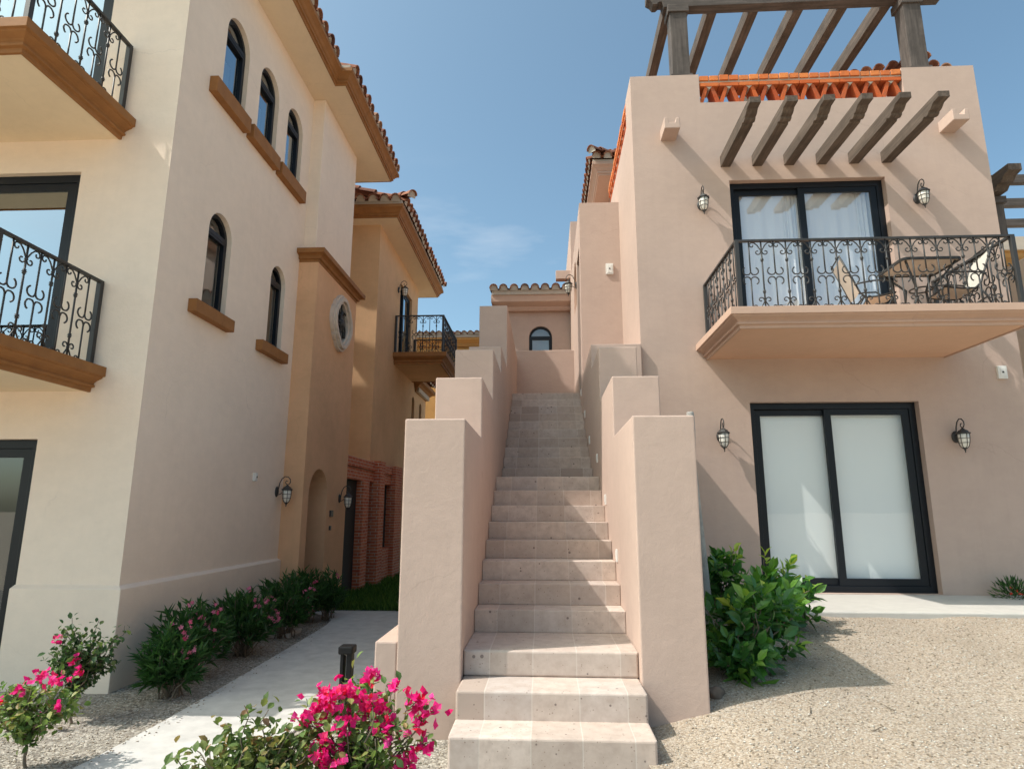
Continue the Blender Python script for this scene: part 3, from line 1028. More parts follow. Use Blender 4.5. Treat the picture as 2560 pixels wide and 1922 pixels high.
# pale blinds and curtains seen in the side windows
for w, h in ((wins[0], 0.62), (wins[1], 0.9), (wins[2], 0.9)):
    MB().prism(rect(w[0] - 0.05, w[1] + 0.05, w[2], w[3] - 0.36), P, -0.30, -0.29).build('blind', M['curtain'], lh)
curtain(lh, P, wins[3][0] + 0.2, wins[3][1] + 0.05, wins[3][2], wins[3][3] - 0.55, -0.42, 3, 0.03, M['curtain'])
for i, d in enumerate(doors):
    sliding_door(lh, PY(YW), d[0], d[1], d[2], d[3], -6.7, 0.06, 0.085, M['glass'] if i == 0 else M['mirror'])
    room(lh, PY(YW), d[0] - 0.2, d[1] + 0.3, d[2] - 0.05, d[3] + 0.1, 0.17, 2.2, M['dark'])
curtain(lh, PY(YW), -8.4, -4.8, 5.7, 7.7, -0.32, 16, 0.04, M['curtain'])
balcony(lh, -9.2, -4.30, YW, 4.32, 5.375, 5.61, M['trim'], M['soffit'])
balcony(lh, -9.2, -4.26, YW, 4.36, 2.67, 2.915, M['trim'], M['soffit'])
# entry tower in tan stucco
YT, XT = 9.17, -3.56
tw = MB()
tw.wall(rect(YT, 11.2, 0, 5.45), [arch(9.40, 10.21, 0.0, 2.20)], PX(XT), 0.75)
tw.add([(XT - 0.75, 9.40, 0), (XT - 0.75, 10.21, 0), (XT - 0.75, 10.21, 2.2), (XT - 0.75, 9.40, 2.2)], [(0, 1, 2, 3)])
tw.add([(-4.4, YT, 0), (XT, YT, 0), (XT, YT, 5.45), (-4.4, YT, 5.45)], [(0, 1, 2, 3)])
tw.add([(-4.4, 11.2, 0), (XT, 11.2, 0), (XT, 11.2, 5.45), (-4.4, 11.2, 5.45)], [(0, 1, 2, 3)])
tw.add([(XT, YT, 5.45), (XT, 11.2, 5.45), (-4.4, 11.2, 5.45), (-4.4, YT, 5.45)], [(0, 1, 2, 3)])
twr = tw.build('entry_tower', M['tower'], lh)
cp = [(-0.3, 5.41), (0.008, 5.41), (0.012, 5.45), (0.045, 5.455), (0.05, 5.50), (0.08, 5.52), (0.13, 5.525), (0.135, 5.60), (-0.3, 5.60)]
MB().sweep([(XW + 0.003, YT), (XT, YT), (XT, 11.2), (-4.2, 11.2)], cp).build('cornice', M['trim'], twr, 0.003)
MB().box(-4.2, XT - 0.001, YT + 0.001, 11.19, 5.46, 5.59).build('tower_roof', M['tower'], twr)
# quatrefoil window of cast stone with an iron grille
def quatre(cy, cz, ry, rz, n=64):
    pts = []
    for i in range(n):
        t = 2 * math.pi * i / n
        k = t % (math.pi / 2)
        lobes = abs(math.cos(2 * t))
        rr = 0.80 + 0.20 * lobes ** 0.7
        if abs(k - math.pi / 4) < 0.17:
            rr = 0.93
        pts.append((cy + ry * rr * math.cos(t), cz + rz * rr * math.sin(t)))
    return pts
qc = (10.31, 4.745)
q = MB().ring(quatre(*qc, 0.50, 0.50), quatre(*qc, 0.33, 0.34), PX(XT), -0.02, 0.06)
q.ring(quatre(*qc, 0.455, 0.455), quatre(*qc, 0.375, 0.38), PX(XT), 0.05, 0.105)
qw = q.build('stone_window', M['stone'], twr, 0.008)
MB().flat(quatre(*qc, 0.37, 0.38), PX(XT), 0.010).build('pane', M['glass'], qw)
MB().prism(quatre(*qc, 0.375, 0.385), PX(XT), 0.001, 0.003).build('backing', M['dark'], qw)
gr = MB()
for a in range(4):
    an = a * math.pi / 2 + math.pi / 4
    c, s_ = math.cos(an), math.sin(an)
    pts = []
    for i in range(15):
        t = i / 14 * 4.6
        r = 0.145 * (1 - i / 22)
        pts.append((XT + 0.03, qc[0] + c * 0.15 + r * math.cos(t + an), qc[1] + s_ * 0.15 + r * math.sin(t + an)))
    gr.tube(pts, 0.016, 5)
gr.tube([(XT + 0.03, qc[0], qc[1] - 0.36), (XT + 0.03, qc[0], qc[1] + 0.36)], 0.012, 5)
gr.lathe([(0.0, -0.10), (0.05, -0.06), (0.05, 0.06), (0.0, 0.10)], (XT + 0.03, qc[0], qc[1]), 8)
gr.build('grille', M['iron'], twr, smooth=True)
# number plaque and intercom by the arched doorway
MB().box(XT - 0.01, XT + 0.03, 10.37, 10.49, 1.46, 1.56).build('plaque', M['iron'], twr, 0.006)
MB().box(XT - 0.01, XT + 0.025, 10.385, 10.44, 1.24, 1.31).build('doorbell', M['iron'], twr, 0.006)
MB().prism(arch(9.40, 10.21, 0.02, 2.19), PX(XT - 0.70), 0, 0.03).build('door', M['door'], twr)
# eaves, fascia and tiles
ep = [(-14, 5.05), (-5.7, 5.05), (-5.7, 5.19), (-3.38, 5.19), (-3.38, 8.95), (-3.21, 8.95), (-3.21, 12.04), (-14, 12.04)]  # unseen step-out of the front eave, added to shade the upper wall
ev = MB().sweep(ep, eave_profile(ZS, 0.23, 0.13)).build('eave_moulding', M['trim'], lh, 0.003)
sf = MB()
sf.prism([(-14, 5.06), (-5.71, 5.06), (-5.71, 5.20), (-3.39, 5.20), (-3.39, 8.96), (-3.22, 8.96), (-3.22, 12.03), (-14, 12.03)], lambda a, b, d: (a, b, d), ZS + 0.004, ZS + 0.06)
sf.build('soffit', M['soffit'], lh)
rf = MB()
za = ZS + 0.235
rf.box(-13.9, -3.30, 5.10, 8.83, za - 0.03, za + 0.05).box(-13.9, -3.12, 8.83, 12.15, za - 0.034, za + 0.046)
rf.add([(-3.28, 5.08, za + 0.05), (-3.25, 12.0, za + 0.05), (-8.6, 12.0, za + 1.9), (-8.6, 7.2, za + 1.9), (-14, 5.08, za + 0.05)], [(0, 1, 2, 3), (0, 3, 4)])
roof = rf.build('roof', M['mortar'], lh)
tl = MB()
sl = Vector((-1, 0, 0.33)).normalized()
tiles(tl, (-3.24, 5.12, za + 0.0), (0, 1, 0), sl, 14, 5, 0.252)
tiles(tl, (-3.07, 8.84, za + 0.0), (0, 1, 0), sl, 13, 6, 0.252)
tl.build('roof_tiles', M['tile'], roof, recalc=False)
mortar_fill(roof)

# small white junction boxes
def jbox(P, a, b, label, w=0.055, h=0.085):
    o = MB().prism(rect(a - w, a + w, b - h, b + h), P, -0.01, 0.035).prism(rect(a - w * 0.6, a + w * 0.6, b - h * 0.7, b + h * 0.7), P, 0.03, 0.042).build('junction_box', M['white'], None, 0.004)
    k = MB().prism(rect(a - 0.012, a + 0.012, b - 0.012, b + 0.012), P, 0.04, 0.046).build('socket', M['iron'], o)
    return tag(o, label, 'junction box', 'white junction boxes on the walls')
jbox(PX(XW), 8.22, 1.99, 'white junction box on the cream wall left of a black wall lantern', 0.035, 0.055)

# ================================================================== OCHRE HOUSE BEHIND
MOD = BACK
bh = thing('house', 'ochre stucco house behind the cream one with a single balcony and tiled hip roof', 'house', (-3.4, 12.0, 0))
XB, YB, ZB = -3.4, 12.06, 7.43
PB = PX(XB)
aw = [(15.66, 15.98, 3.35, 4.45), (16.62, 16.93, 3.35, 4.43)]
w = MB().wall(rect(YB, 16.02, 0, ZB), [rect(14.0, 15.3, 5.05, 6.88), arch(*aw[0])], PB, 0.14)
w.wall(rect(16.02, 17.5, 0, 4.62), [arch(*aw[1])], PB, 0.14)
w.add([(-9, YB, 0), (XB, YB, 0), (XB, YB, ZB), (-9, YB, ZB)], [(0, 1, 2, 3)])
w.box(-9, XB - 0.02, 17.4, 17.5, 0, 4.62).box(-9, XB - 0.02, 15.95, 16.02, 4.5, ZB).box(-9, XB - 0.02, 16.0, 17.45, 4.55, 4.62)
w.build('wall', M['ochre'], bh)
for a in aw:
    arched_window(bh, PB, *a, 0.09, M['mirror'], fw=0.03)
    room(bh, PB, a[0] - 0.05, a[1] + 0.05, a[2], a[3] + 0.05, 0.15, 0.8, M['dark'])
sliding_door(bh, PB, 14.0, 15.3, 5.05, 6.88, 14.65, 0.06, 0.06, M['mirror'])
room(bh, PB, 13.9, 15.4, 5.0, 6.95, 0.15, 1.2, M['paleroom'])
balcony(bh, 13.5, 15.75, XB, -2.19, 4.79, 5.05, M['trim'], M['ochre'], 0.1, side='right')
ep2 = [(-9, 11.74), (-2.97, 11.74), (-2.97, 16.66), (-9, 16.66)]
MB().sweep(ep2, eave_profile(ZB, 0.24, 0.13)).build('eave_moulding', M['trim'], bh, 0.003)
MB().box(-9, -2.98, 11.75, 16.65, ZB + 0.004, ZB + 0.05).build('soffit', M['soffit'], bh)
za2 = ZB + 0.245
rf = MB().box(-9, -2.86, 11.62, 16.76, za2 - 0.03, za2 + 0.07)
rf.add([(-2.88, 11.64, za2 + 0.06), (-2.88, 16.74, za2 + 0.06), (-5.6, 14.2, za2 + 0.85), (-9, 14.2, za2 + 0.85), (-9, 11.64, za2 + 0.06), (-9, 16.74, za2 + 0.06)], [(0, 1, 2), (0, 2, 3, 4), (1, 5, 3, 2)])
roof2 = rf.build('roof', M['mortar'], bh)
tl = MB()
tiles(tl, (-2.76, 11.64, za2 + 0.05), (0, 1, 0), (-1, 0, 0.3), 21, 4, 0.24)
tiles(tl, (-2.86, 11.53, za2 + 0.05), (-1, 0, 0), (0, 1, 0.3), 24, 5, 0.24)
# hip cap
tiles(tl, (-2.70, 11.42, za2 + 0.10), (0.7, 0.7, 0), (-1, 1, 0.42), 1, 6, 0.24)
tl.build('roof_tiles', M['tile'], roof2, recalc=False)
mortar_fill(roof2)
MB().sweep([(XB - 0.3, 16.02), (XB, 16.02), (XB, 17.5), (-6, 17.5)], [(-0.2, 4.62), (0.02, 4.62), (0.05, 4.70), (0.16, 4.80), (0.24, 4.82), (0.24, 4.92), (-0.2, 4.98)]).build('lower_cornice', M['trim'], bh, 0.003)
MB().box(-8, XB + 0.1, 16.05, 17.55, 4.63, 4.98).build('lower_roof', M['mortar'], bh)
tl = MB()
tiles(tl, (XB + 0.36, 16.02, 4.96), (0, 1, 0), (-1, 0, 0.3), 6, 3, 0.25)
tl.build('roof_tiles', M['tile'], bh, recalc=False)
mortar_fill(bh)

MOD = None
# brick porch running from the tower along the ochre wall
pc = thing('brick_porch', 'red brick porch of piers and a lintel on the ochre wall at the lawn', 'porch', (-4.0, 14.5, -0.12))
MB().box(-4.3, -3.99, 12.35, 17.0, 2.20, 2.46).build('lintel', M['redbrick'], pc, 0.006)
MB().box(-4.3, -3.955, 12.35, 17.02, 2.46, 2.66).build('brick_band', M['redbrick'], pc, 0.006)
for (y0, y1, x1, z1) in ((13.60, 14.07, -3.945, 2.20), (14.58, 15.05, -3.85, 2.70), (16.22, 16.98, -3.87, 2.69)):
    MB().box(-4.3, x1, y0, y1, -0.3, z1).build('pier', M['redbrick'], pc, 0.006)
MB().box(-4.25, -3.97, 15.05, 16.22, -0.3, 0.66).build('sill_wall', M['redbrick'], pc, 0.006)
MB().box(-4.36, -4.10, 12.33, 13.60, -0.3, 2.2).box(-4.36, -4.10, 14.07, 14.58, -0.3, 2.2).box(-4.36, -4.10, 15.05, 16.22, 0.66, 2.2).build('opening', M['dark'], pc)  # solid near-black panels stand in for the shade inside the porch openings

MOD = None
# ================================================================== ROSE BEIGE HOUSE (RIGHT)
rh = thing('house', 'rose beige flat-roofed stucco house with beams over its balcony and brick lattice parapet', 'house', (1.4, 8.7, 0))
YF, XF0, XF1, ZT = 8.7, 1.37, 6.52, 8.18
fw_ = MB()
outl = [(XF0, -0.1), (XF1, -0.1), (XF1, ZT), (5.46, ZT), (5.46, 7.69), (2.42, 7.69), (2.42, ZT), (XF0, ZT)]
fw_.wall(outl, [rect(2.77, 5.02, 3.80, 6.38), rect(2.83, 5.09, 0.515, 3.035)], PY(YF), 0.15)
# parapet thickness and the other sides
fw_.box(XF0 + 0.004, 2.42, YF + 0.001, YF + 0.3, 7.6, ZT).box(5.46, XF1 - 0.004, YF + 0.001, YF + 0.3, 7.6, ZT).box(2.42, 5.46, YF + 0.001, YF + 0.3, 7.4, 7.689)
fw_.add([(XF0, YF, -0.1), (XF0, 16, -0.1), (XF0, 16, 7.69), (XF0, YF, 7.69)], [(0, 1, 2, 3)])
fw_.add([(XF0, YF, 7.69), (XF0, YF + 0.6, 7.69), (XF0, YF + 0.6, ZT), (XF0, YF, ZT)], [(0, 1, 2, 3)])
fw_.add([(XF1, YF, -0.1), (XF1, 16, -0.1), (XF1, 16, ZT), (XF1, YF, ZT)], [(0, 1, 2, 3)])
fw_.box(XF0 + 0.01, XF1 - 0.01, YF + 0.3, 16, 7.2, 7.4).box(XF0 + 0.01, XF1 - 0.01, 15.9, 16, 0, 7.4)
fw_.box(XF0 + 0.002, XF0 + 0.25, YF + 0.302, 12.4, 7.35, 7.70)
fw_.build('wall', M['pink'], rh)
# taller left wing by the top of the stairs
wg = MB()
PW = PXn(XR)
wg.wall(rect(10.6, 14.2, 1.0, 7.06), [rect(10.93, 11.75, 3.724, 6.35), arch(12.05, 12.95, 5.66, 6.67)], PW, 0.16)
wg.add([(XR, 10.6, 1), (XF0, 10.6, 1), (XF0, 10.6, 7.06), (XR, 10.6, 7.06)], [(0, 1, 2, 3)])
wg.add([(XR, 10.6, 7.06), (XF0 + 0.02, 10.6, 7.06), (XF0 + 0.02, 14.2, 7.06), (XR, 14.2, 7.06)], [(0, 1, 2, 3)])
wg.add([(XR, 14.2, 1), (XR, 19, 1), (XR, 19, 8.45), (XR, 14.2, 8.45)], [(0, 1, 2, 3)])
wg.add([(XR, 14.2, 7.0), (3, 14.2, 7.0), (3, 14.2, 8.45), (XR, 14.2, 8.45)], [(0, 1, 2, 3)])
wg.add([(XR, 14.2, 8.45), (3, 14.2, 8.45), (3, 19, 8.45), (XR, 19, 8.45)], [(0, 1, 2, 3)])
wg.build('wing_wall', M['pink'], rh)
MB().box(XR + 0.17, XR + 0.30, 12.0, 13.0, 5.6, 6.7).build('niche_back', M['orange'], rh)
MB().box(XR + 0.10, XR + 0.15, 10.93, 11.75, 3.72, 6.35).build('entrance_door', M['door'], rh, 0.004)
# glass doors
sliding_door(rh, PY(YF), 2.77, 5.02, 3.80, 6.38, 3.85, 0.10, 0.085, M['shopglass'])
room(rh, PY(YF), 2.5, 5.3, 3.75, 6.5, 0.16, 2.0, M['paleroom'])
curtain(rh, PY(YF), 2.80, 3.62, 3.80, 6.30, -0.24, 4, 0.012, M['curtain'])
curtain(rh, PY(YF), 3.60, 3.86, 3.80, 6.30, -0.24, 5, 0.022, M['curtain'])
curtain(rh, PY(YF), 3.93, 4.70, 3.80, 6.30, -0.24, 4, 0.014, M['curtain'])
curtain(rh, PY(YF), 4.68, 5.0, 3.80, 6.30, -0.24, 5, 0.022, M['curtain'])
sliding_door(rh, PY(YF), 2.83, 5.09, 0.515, 3.035, 3.915, 0.10, 0.085, M['blindglass'])
room(rh, PY(YF), 2.5, 5.4, 0.5, 3.1, 0.16, 2.0, M['dark'])
MB().box(2.86, 5.06, YF + 0.235, YF + 0.24, 0.54, 3.0).build('roller_blind', M['blind'], rh)
balcony(rh, 2.14, 5.66, YF, 7.0, 3.635, 3.86, M['pinktrim'], M['bouncesoffit'], 0.17)
# carved beam ends over the balcony
def beam_prof(y_tip, y_wall, z0, z1):
    h = z1 - z0
    return [(y_wall, z0), (y_tip + 0.36, z0), (y_tip + 0.35, z0 + h * 0.10), (y_tip + 0.315, z0 + h * 0.12), (y_tip + 0.305, z0 + h * 0.02), (y_tip + 0.27, z0 - h * 0.02),
            (y_tip + 0.235, z0 + h * 0.06), (y_tip + 0.225, z0 + h * 0.2), (y_tip + 0.20, z0 + h * 0.2), (y_tip + 0.17, z0 + h * 0.26), (y_tip + 0.14, z0 + h * 0.40),
            (y_tip + 0.12, z0 + h * 0.50), (y_tip, z0 + h * 0.52), (y_tip, z1), (y_wall, z1)]
for x in (2.73, 3.195, 3.66, 4.13, 4.60, 5.07):
    MB().prism(beam_prof(7.31, YF + 0.05, 6.60, 6.775), PX(0), x - 0.072, x + 0.072).build('beam', M['woody'], rh, 0.005)
# stucco rain spouts
for x in (1.905, 6.0):
    MB().prism([(x - 0.115, 7.06), (x + 0.115, 7.06), (x + 0.115, 7.235), (x + 0.062, 7.235), (x + 0.045, 7.15), (x - 0.045, 7.15), (x - 0.062, 7.235), (x - 0.115, 7.235)], PY(YF), -0.02, 0.33).build('rain_spout', M['pink'], rh, 0.01)
MB().box(0.30, XR + 0.02, 14.62, 14.84, 7.15, 7.37).build('rain_spout', M['pink'], rh, 0.01)
# brick lattice of the roof terrace
def lattice(name, x0, x1, Pm, z0):
    """a course of coping bricks on a flat course, on pairs of leaning bricks"""
    m = MB()
    n = max(1, int(round((x1 - x0) / 0.155)))
    d0, d1 = -0.27, -0.02
    for i in range(n):
        a = x0 + (x1 - x0) * (i + 0.05) / n
        b = x0 + (x1 - x0) * (i + 0.95) / n
        j = random.uniform(-0.006, 0.006)
        m.prism(rect(a, b, z0 + 0.385, z0 + 0.465 + j), Pm, d0, d1 + 0.02 + j, random.uniform(0.65, 1.0))
    k = max(1, int(round((x1 - x0) / 0.30)))
    p = (x1 - x0) / k
    for i in range(k):
        m.prism(rect(x0 + p * i + 0.004, x0 + p * (i + 1) - 0.004, z0 + 0.29, z0 + 0.35), Pm, d0, d1 + 0.01, random.uniform(0.3, 0.7))
        c = x0 + p * (i + 0.5)
        for sx in (-1, 1):
            t, bt = 0.012, 0.105
            pl = [(c + sx * t, z0 + 0.29), (c + sx * bt, z0 + 0.002), (c + sx * (bt + 0.062), z0 + 0.002), (c + sx * (t + 0.055), z0 + 0.29)]
            m.prism(pl if sx < 0 else pl[::-1], Pm, d0 + 0.02, d1 - 0.01, random.uniform(0.02, 0.45))
    o = m.build(name, M['parapetbrick'], rh, 0.005)
    mm = MB().prism(rect(x0, x1, z0 + 0.345, z0 + 0.39), Pm, d0 + 0.01, d1 - 0.008)
    for i in range(n):
        a = x0 + (x1 - x0) * i / n
        mm.prism(rect(a - 0.01, a + 0.01, z0 + 0.386, z0 + 0.452), Pm, d0 + 0.01, d1 + 0.004)
    for i in range(k):
        c = x0 + p * (i + 0.5)
        mm.prism([(c - 0.045, z0 + 0.291), (c, z0 + 0.245), (c + 0.045, z0 + 0.291)], Pm, d0 + 0.03, d1 - 0.004)
    mm.build('joint_mortar', M['mortar'], o)
    return o
lattice('brick_lattice', 2.425, 5.455, PY(YF), 7.69)
lattice('brick_lattice', 9.32, 12.2, PXn(XF0), 7.70)
# tiled tower on the roof behind
MB().box(1.75, 4.6, 14.7, 18.5, 7.3, 9.62).build('roof_tower', M['pink'], rh)
tp = [(1.36, 19), (1.36, 14.14), (5.2, 14.14), (5.2, 19)]
MB().sweep(tp, eave_profile(9.62, 0.30, 0.15)).build('tower_eave', M['pinktrim'], rh, 0.004)
MB().box(1.37, 5.19, 14.15, 19, 9.625, 9.67).build('tower_soffit', M['pinktrim'], rh)
rf = MB().box(1.22, 5.3, 14.0, 19, 9.88, 9.97)
rf.add([(1.22, 14.0, 9.97), (5.3, 14.0, 9.97), (3.3, 16.5, 10.7), (3.3, 19, 10.7), (1.22, 19, 9.97), (5.3, 19, 9.97)], [(0, 1, 2), (0, 2, 3, 4), (1, 5, 3, 2)])
rt_ = rf.build('tower_roof', M['mortar'], rh)
tl = MB()
tiles(tl, (1.18, 13.88, 9.98), (1, 0, 0), (0, 1, 0.3), 16, 5, 0.26)
tiles(tl, (1.10, 14.0, 9.98), (0, 1, 0), (1, 0, 0.3), 19, 4, 0.26)
tiles(tl, (1.05, 13.8, 10.03), (0.7, -0.7, 0), (1, 1, 0.35), 1, 6, 0.28)
tl.build('roof_tiles', M['tile'], rt_, recalc=False)
mortar_fill(rt_)
# low tiled stair head beside the pergola
MB().box(5.55, 6.45, 10.0, 12.5, 7.3, 8.75).build('stair_head', M['pink'], rh)
tl = MB()
for i in range(6):
    tiles(tl, (5.14 + 0.22 * i, 9.6, 8.73 + 0.05 * i), (1, 0, 0.15), (0, 1, 0.02), 1, 5, 0.22)
for i in range(2):
    tiles(tl, (6.46 + 0.2 * i, 9.6, 8.93 - 0.085 * i), (1, 0, -0.3), (0, 1, 0.02), 1, 5, 0.22)
tiles(tl, (6.30, 9.52, 8.98), (1, 0, 0), (0, 1, 0.02), 1, 5, 0.22)
FILL.clear()
tl.build('roof_tiles', M['tile'], rh, recalc=False)
mortar_fill(rh)
jbox(PY(YF), 6.23, 3.42, 'white junction box on the rose beige wall at the balcony slab', 0.06, 0.09)
jbox(PY(10.6), 1.17, 5.77, 'white junction box high on the wing wall above the stairs', 0.065, 0.10)

# pergola on the roof terrace
pg = thing('pergola', 'grey weathered timber pergola standing on the roof terrace parapet', 'pergola', (3.9, 9.0, 8.18))
for (x0, x1, y0, y1, zb) in ((2.045, 2.315, 8.76, 9.0, ZT), (5.655, 5.925, 8.76, 9.0, ZT), (2.045, 2.315, 12.6, 12.85, 7.4), (5.655, 5.925, 12.6, 12.85, 7.4)):
    p = MB().box(x0, x1, y0, y1, zb, 9.50).build('post', M['woodz'], pg, 0.008)
    MB().box(x0 - 0.03, x1 + 0.03, y0 - 0.03, y1 + 0.02, zb, zb + 0.055).build('base_block', M['woodx'], p, 0.006)
    MB().box(x0 - 0.03, x1 + 0.03, y0 - 0.03, y1 + 0.03, 9.36, 9.495).build('capital', M['woodx'], p, 0.006)
bprof = [(1.70, 9.78), (1.70, 9.66), (1.76, 9.62), (1.80, 9.56), (1.86, 9.56), (1.90, 9.60), (1.94, 9.60), (1.97, 9.495), (6.30, 9.495), (6.38, 9.60), (6.5, 9.66), (6.5, 9.78)]
for y in (8.79, 12.65):
    MB().prism(bprof, PY(y + 0.18), 0, 0.18).build('beam', M['woodx'], pg, 0.006)
for x in (2.06, 2.775, 3.44, 4.155, 4.85, 5.53):
    MB().box(x - 0.075, x + 0.075, 8.975, 12.465, 9.50, 9.735).build('rafter', M['woody'], pg, 0.005)

# ================================================================== BUILDINGS BEYOND
cb = thing('house', 'small rose beige house at the head of the stairs with one arched window', 'house', (0, 15, 3))
YC = 15.0
c = MB().wall(rect(-1.02, XR - 0.003, 2.0, 6.6), [arch(-0.375, 0.195, 4.9, 6.06)], PY(YC), 0.12)
c.add([(-1.02, YC, 2), (-1.02, 20, 2), (-1.02, 20, 6.6), (-1.02, YC, 6.6)], [(0, 1, 2, 3)])
c.build('wall', M['pink'], cb)
arched_window(cb, PY(YC), -0.375, 0.195, 4.9, 6.06, 0.07, M['glass'], fw=0.05)
room(cb, PY(YC), -0.5, 0.3, 4.8, 6.1, 0.13, 0.6, M['blind'])
MB().sweep([(-1.1, 20), (-1.1, YC - 0.1), (XR - 0.004, YC - 0.1)], [(-0.2, 6.42), (0.02, 6.42), (0.05, 6.47), (0.05, 6.52), (0.12, 6.56), (0.2, 6.61), (0.2, 6.80), (-0.2, 6.80)]).build('eave_moulding', M['pinktrim'], cb, 0.004)
rf = MB().box(-1.28, XR - 0.004, YC - 0.33, 20, 6.78, 6.90)
rf.build('roof', M['mortar'], cb)
tl = MB()
tiles(tl, (-1.36, YC - 0.42, 6.90), (1, 0, 0), (0, 1, 0.15), 8, 8, 0.253)
tl.build('roof_tiles', M['tile'], cb, recalc=False)
mortar_fill(cb)

oh = thing('house', 'far orange stucco house with a tiled eave seen past the ochre balcony', 'house', (-4, 24, 0))
MB().box(-9, -1.9, 24, 32, 0, 8.1).build('wall', M['orange'], oh)
MB().sweep([(-9, 23.9), (-1.8, 23.9), (-1.8, 32)], eave_profile(7.95, 0.3, 0.25)).build('eave_moulding', M['orange'], oh)
MB().box(-9, -1.55, 23.6, 32, 8.25, 8.36).build('roof', M['mortar'], oh)
tl = MB()
tiles(tl, (-9, 23.5, 8.36), (1, 0, 0), (0, 1, 0.2), 30, 4, 0.25)
tl.build('roof_tiles', M['tile'], oh, recalc=False)
mortar_fill(oh)

fh = thing('house', 'far pale house with a dark flat roof and chimney glimpsed past the lower ochre wall', 'house', (-4.5, 34, 0))
MB().box(-10, -3.4, 34, 40, 0, 6.2).build('wall', M['cream'], fh)
MB().box(-10.2, -4.6, 33.8, 40.2, 6.2, 6.6).build('roof', M['dark'], fh)
MB().box(-5.2, -4.7, 35, 35.6, 6.6, 8.0).build('chimney', M['dark'], fh)

nh = thing('house', 'cream neighbouring house at the right edge behind the balcony railing', 'house', (8.3, 10.6, 0))
MB().box(7.78, 13, 10.72, 18, -0.1, 5.78).build('wall', M['pink'], nh, 0.01)
MB().sweep([(7.74, 18), (7.74, 10.68), (13, 10.68)], [(-0.1, 5.74), (0.0, 5.74), (0.02, 5.80), (0.08, 5.86), (0.10, 5.93), (0.15, 5.95), (0.15, 5.96), (-0.1, 5.96)]).build('cornice', M['orange'], nh, 0.003)
MB().box(7.60, 13, 10.52, 18, 5.965, 6.21).build('parapet', M['cream'], nh, 0.01)
MB().box(8.02, 8.9, 10.25, 10.71, -0.1, 5.72).build('buttress', M['cream'], nh, 0.01)
np_ = thing('pergola', 'dark timber pergola on the cream neighbouring roof at the right edge', 'pergola', (8.0, 10.8, 6.21))
for (x, y) in ((8.0, 10.8), (10.8, 10.8), (8.0, 13.6), (10.8, 13.6)):
    p = MB().box(x - 0.13, x + 0.13, y - 0.13, y + 0.13, 6.2, 7.04).build('post', M['woodz'], np_, 0.006)
    MB().box(x - 0.17, x + 0.17, y - 0.17, y + 0.17, 6.90, 7.03).build('capital', M['woodx'], p, 0.006)
for x in (8.0, 10.8):
    MB().prism([(10.12, 7.36), (10.12, 7.24), (10.26, 7.21), (10.34, 7.13), (10.42, 7.13), (10.5, 7.05), (14.2, 7.05), (14.2, 7.36)], PX(0), x - 0.11, x + 0.11).build('beam', M['woody'], np_, 0.006)
for y in (10.85, 11.75, 12.65, 13.55):
    MB().box(7.2, 11.6, y - 0.06, y + 0.06, 7.362, 7.52).build('rafter', M['woodx'], np_, 0.004)
for i in range(5):
    MB().box(8.2, 10.6, 13.56, 13.62, 6.32 + 0.16 * i, 6.45 + 0.16 * i).build('slat', M['woodx'], np_, 0.004)

# ================================================================== WALL LANTERNS
def make_lantern(label):
    t = thing('wall_lantern', label, 'wall lantern', (0, 0, 0), 'black iron wall lanterns')
    PL = 0.165
    br = MB().lathe([(0.0, -0.004), (0.052, -0.002), (0.056, 0.010), (0.040, 0.022), (0.0, 0.026)], (0, 0, 0), 16, 1.0, 1.45)
    br.v = [(x, -z, y) for x, y, z in br.v]
    arm = [(0.0, 0.02, -0.03), (0, 0.03, 0.05), (0, 0.045, 0.13), (0, 0.075, 0.195), (0, 0.12, 0.228), (0, 0.17, 0.222), (0, 0.205, 0.185), (0, 0.21, 0.14), (0, 0.185, 0.108),
           (0, 0.15, 0.11), (0, 0.132, 0.14), (0, 0.145, 0.165), (0, 0.166, 0.16)]
    br.tube([(x, -y, z) for x, y, z in arm], 0.0085, 7, r1=0.006)
    br.tube([(0, -0.02, -0.05), (0, -0.07, -0.03), (0, -0.10, 0.0)], 0.006, 6)
    br.tube([(0, -PL, 0.11), (0, -PL, 0.075)], 0.010, 7)
    br.build('bracket', M['iron'], t, smooth=True)
    c = (0, -PL, 0)
    MB().lathe([(0.0, 0.098), (0.018, 0.096), (0.03, 0.082), (0.058, 0.066), (0.066, 0.048), (0.088, 0.036), (0.088, 0.026), (0.07, 0.020), (0.0, 0.022)][::-1], c, 8).build('cap', M['iron'], t)
    MB().lathe([(0.0, -0.165), (0.022, -0.163), (0.045, -0.135), (0.058, -0.09), (0.064, -0.03), (0.066, 0.022), (0.0, 0.023)], c, 12).build('lamp_glass', M['frosted'], t, smooth=True)
    cg = MB()
    prof = [(0.070, 0.022), (0.068, -0.03), (0.062, -0.09), (0.049, -0.137), (0.026, -0.165)]
    for k in range(6):
        an = math.pi * 2 * (k + 0.5) / 6
        cg.tube([(r * math.cos(an), -PL + r * math.sin(an), z) for r, z in prof], 0.0042, 5)
    for r, z in ((0.0675, -0.035), (0.061, -0.095)):
        cg.tube([(r * math.cos(2 * math.pi * k / 18), -PL + r * math.sin(2 * math.pi * k / 18), z) for k in range(19)], 0.0036, 5, False)
    cg.lathe([(0.0, -0.228), (0.008, -0.215), (0.006, -0.20), (0.014, -0.19), (0.012, -0.178), (0.030, -0.168), (0.028, -0.158), (0.0, -0.156)], c, 10)
    cg.build('cage', M['iron'], t, smooth=True)
    return t

